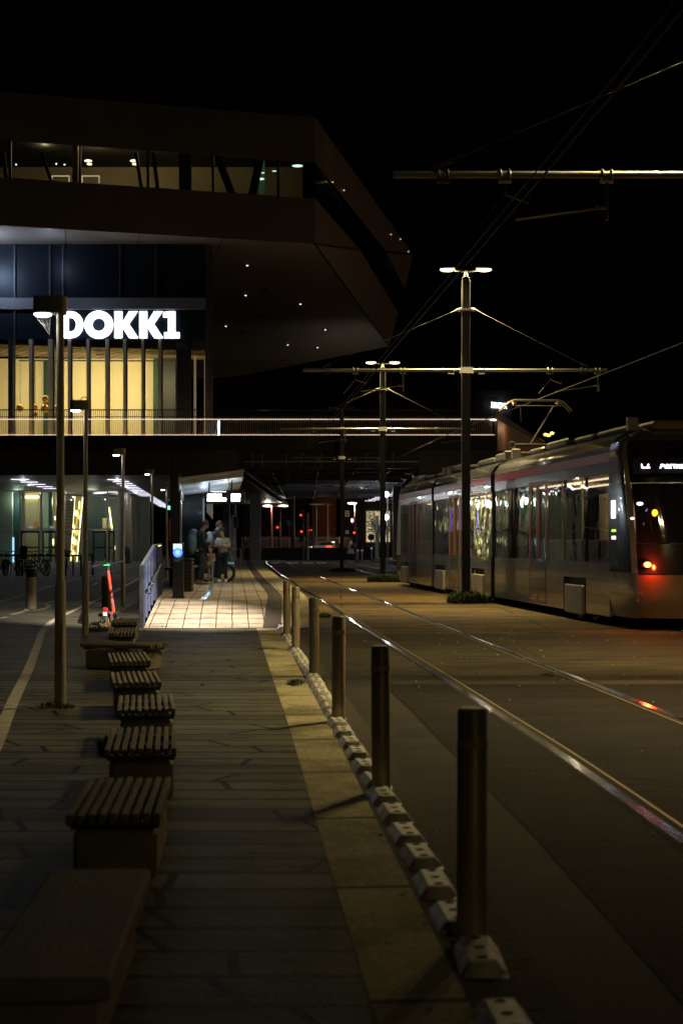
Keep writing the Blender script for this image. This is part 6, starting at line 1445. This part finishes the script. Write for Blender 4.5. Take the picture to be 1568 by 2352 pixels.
def street_lamp(px, top, d, lab, col=None, heads=((0, 8),), e=0, polecol=DULL):
    x = gx(px, d); z = gz(top, d); o = empty('street_lamp', (x, d, 0), lab, 'street lamp', 'street lamps beyond the walkway')
    q = MB(); q.tube([(x, d, 0), (x, d, z)], [.09, .06], 8)
    for dx, w_ in heads: q.tube([(x, d, z), (x + dx, d, z + .02)], .03, 6)
    q.build('pole', polecol, o, True)
    for dx, w_ in heads:
        q = MB(); q.ell((x + dx, d, z), .42, .15, .08, 12); q.build('lamp_head', glow('street_white', (1, .9, .8), 7) if e else mat('unlit_lamp', (.35, .3, .27), .5), o, True)
        if e: lamp('street_light', 'POINT', (x + dx, d, z - .2), e, col, o, shadow_soft_size=.2)
    return o
ORP = mat('reddish_pole', (.30, .09, .06), .6, noise=.2, nscale=2)
street_lamp(624, 1162, 125, 'distant lamp with two short white heads on a reddish pole', WHITE, ((-.35, 0), (1.0, 0)), 160, ORP)
street_lamp(644, 1165, 122, 'thin reddish pole right of the double-headed distant lamp', None, ((0, 0),), 0, ORP)
street_lamp(815, 1156, 128, 'distant lamp post with one bright white head, right of the farthest mast', (1, .85, .6), ((-.25, 0),), 420, mat('tan_pole', (.55, .42, .25), .6))
street_lamp(753, 1158, 140, 'tall thin pale pole in front of the brick building', None, ((.0, 0),), 0, MATS['tan_pole'])
street_lamp(727, 1158.5, 135, 'distant dark pole with an unlit wide lamp head', None, ((-.3, 0), (.3, 0)), 0)
q = MB(); c = gx(707, 109); q.tube([(c, 109, 0), (c, 109, gz(1178, 109))], .09, 8); tag(q.build('signal_pole', MATS['tan_pole'], None, True), 'pale tan pole carrying the pair of red signals', 'pole')
# signal at the platform end
o = empty('platform_signal', (gx(535.5, 86), 86, .3), 'pale grey signal pole with unlit black signal head at the far end of the platform', 'tram signal')
q = MB(); q.tube([(gx(533, 86), 86, .3), (gx(533, 86), 86, gz(1183, 86))], .13, 10); q.tube([(gx(539, 87), 87, .3), (gx(539, 87), 87, gz(1160, 87))], .10, 10); q.build('poles', mat('pale_pole', (.5, .5, .48), .5, .2), o, True)
q = MB(); q.bbox(gx(537, 85.8), gx(546, 85.8), 85.6, 85.9, gz(1212, 86), gz(1187, 86), .03)
for k in range(3): q.lathe((gx(542, 85.6), 85.6, gz(1191 + k * 8, 86)), [(.09, 0), (.09, .12)], 10, Matrix.Rotation(R(90), 3, 'X'))
q.build('signal_head', BLACK, o)
# lights fixed behind the second mast, over the far platform
for py, lab in ((1135, 'upper bright white globe showing beside the second mast'), (1188, 'lower bright white globe showing beside the second mast')):
    q = MB(); c = at(886, py, 90); q.ell(c, .17, .1, .17, 14); o = tag(q.build('platform_light', glow('globe_white', (.85, .92, 1), 14), None, True), lab, 'light')
    lamp('platform_glow', 'POINT', c + Vector((0, -.3, 0)), 25, (.85, .9, 1), None, shadow_soft_size=.1).parent = o
o = empty('platform_pole', (gx(889.5, 90), 90, .3), 'slim grey pole behind the second mast carrying two white globes', 'pole'); q = MB(); q.tube([(gx(889.5, 90.3), 90.3, .3), (gx(889.5, 90.3), 90.3, gz(1128, 90.3))], .06, 8); q.build('shaft', DULL, o, True)
q = MB(); q.tube([(gx(865, 95), 95, .3), (gx(865, 95), 95, gz(1184, 95))], .12, 8); q.tube([(gx(864, 94.9), 94.9, .3), (gx(864, 94.9), 94.9, gz(1220, 95))], .10, 8); tag(q.build('grey_green_pole', mat('greenish_pole', (.35, .42, .38), .5, .2), None, True), 'pale grey-green pole between the bollards and the second mast', 'pole')
q = MB(); x = gx(931, 84); q.bbox(x - .05, x + .05, 84, 84.1, .3, 1.3, .01); tag(q.build('lit_post', glow('post_white', (1, 1, 1), 3)), 'short bright white post at the far platform beside the tram end', 'light')
# car
cr = empty('parked_car', (gx(742, 128), 128, 0), 'pale estate car with a red tail light behind the black barrier wall', 'car')
cx = gx(742, 128); q = MB(); W_ = 1.9
prof = [(-1.15, .35), (-1.18, .8), (-.95, 1.02), (-.5, 1.12), (-.3, 1.42), (.85, 1.45), (1.1, 1.02), (1.2, .85), (1.2, .35)]
q.slab([(cx + a, 127.2, b) for a, b in prof], (0, 1.7, 0)); q.build('body', mat('car_paint_pale', (.4, .38, .35), .25, .3, coat=.6), cr)
q = MB(); q.slab([(cx + a, 127.19, b) for a, b in [(-.45, 1.12), (-.27, 1.38), (.78, 1.40), (.98, 1.08)]], (0, -.01, 0)); q.build('side_windows', BLK, cr)
for dx in (-.75, .8): q = MB(); q.torus((cx + dx, 127.15, .33), .25, .08, 'y', 20, 6); q.lathe((cx + dx, 127.2, .33), [(.22, 0), (.22, .05)], 14, Matrix.Rotation(R(90), 3, 'X')); q.build('wheel', RUBBER, cr, True)
q = MB(); q.ell((cx + .55, 127.1, 1.0), .3, .04, .07, 10); q.build('tail_light', REDL, cr)
q = MB(); q.ell((cx - 1.1, 127.1, .95), .12, .04, .06, 8); q.ell((cx + .92, 127.1, 1.38), .14, .04, .04, 8); q.build('headlight', glow('head_white', (1, .95, .85), 3), cr)
lamp('car_wash', 'POINT', (cx, 124.5, 2.6), 60, (1, .8, .55), cr, shadow_soft_size=.2)
# road signs
q = MB()
for py in (1237, 1244.5): q.lathe(at(782, py, 126), [(.17, 0), (.17, .02)], 16, Matrix.Rotation(R(90), 3, 'X'))
q.tube([(gx(782, 126.1), 126.1, 0), (gx(782, 126.1), 126.1, 2)], .03, 6); tag(q.build('round_signs', mat('sign_grey', (.5, .48, .46), .5)), 'two small round signs on one post left of the farthest mast', 'sign')
q = MB(); c = at(664, 1203, 122); q.slab([c + Vector((-.36, 0, .3)), c + Vector((.36, 0, .3)), c + Vector((0, 0, -.33))], (0, .03, 0)); q.tube([(c.x, 122.05, 0), (c.x, 122.05, c.z)], .03, 6); tag(q.build('yield_sign', mat('yield_white', (.45, .38, .34), .5)), 'downward triangular sign dimly seen in front of the dark brick wing', 'sign')
q = MB(); c = at(852, 1234, 117); q.lathe(c, [(.28, 0), (.28, .03)], 18, Matrix.Rotation(R(90), 3, 'X')); q.tube([(c.x, 117.05, 0), (c.x, 117.05, c.z)], .04, 6); tag(q.build('round_sign', BLACK), 'round sign seen dark against the cream-lit windows', 'sign')
# dark buildings against the sky
b3 = simple('dark_office_block', 'dark office block barely visible against the sky above the walkway', 'building', None, (18, 190, 0))
q = MB(); q.box(gx(835, 190), gx(1175, 190), 190, 210, 0, gz(897, 190)); q.box(gx(990, 190), gx(1060, 190), 188, 190, 0, gz(890, 190)); q.build('walls', mat('very_dark_wall', (.035, .028, .025), .9, noise=.3, nscale=.3), b3)
q = MB()
for i in range(9):
    for j in range(3): a = at(850 + i * 34, 915 + j * 17, 189.9); q.box(a.x, a.x + 1.3, 189.88, 189.98, a.z - .6, a.z)
q.build('windows', mat('dim_window', (.02, .02, .022), .3), b3)
sg = empty('roof_sign', at(1140, 931, 189), 'small glowing white sign on the dark office block above the walkway end', 'sign')
q = MB(); textmesh('INNOVA', 1.0, q, at(1127.5, 935.5, 189), (.52, 0, -.045), (0, 0, .98), bold=.04); q.build('letters', glow('sign_blue_white', (.85, .9, 1), 5), sg)
q = MB(); 
for px, py in ((1252, 998), (1259, 1000), (1267, 995)): q.ell(at(px, py, 90), .13, .05, .09, 8)
tag(q.build('string_lights', glow('orange_bulb', (1, .5, .1), 5)), 'few orange bulbs glowing above the tram roof', 'light')
q = MB(); q.ell(at(247, 1234, 130) , .1, .1, .1, 6)
q = MB(); q.ell(at(367.5, 1255, 130), .16, .05, .12, 8); q.ell(at(368, 1260, 130), .1, .05, .08, 8); tag(q.build('far_lamp', glow('far_amber', (1, .75, .4), 5)), 'tiny amber lamp far away between the two rear lamp posts', 'light')
q = MB(); q.bbox(gx(389, 58), gx(391, 58), 58, 58.05, gz(1243, 58), gz(1192, 58), .005); tag(q.build('red_banner', mat('red_banner', (.35, .02, .03), .6, 0, (1, .02, .03), .08)), 'narrow red vertical banner beside the farthest lamp post', 'sign')
for c in ('platform_glow',): pass

# lamps added out of frame on the right to brighten the slanting facade
for x, y in ((38, 74), (52, 112)):
    o = street_lamp(784 + x / y * F, 1243 - 7.5 / y * F, y, 'tall lamp added out of frame to the right, lighting the building side', (1, .70, .42), ((-.4, 0),), 1350)
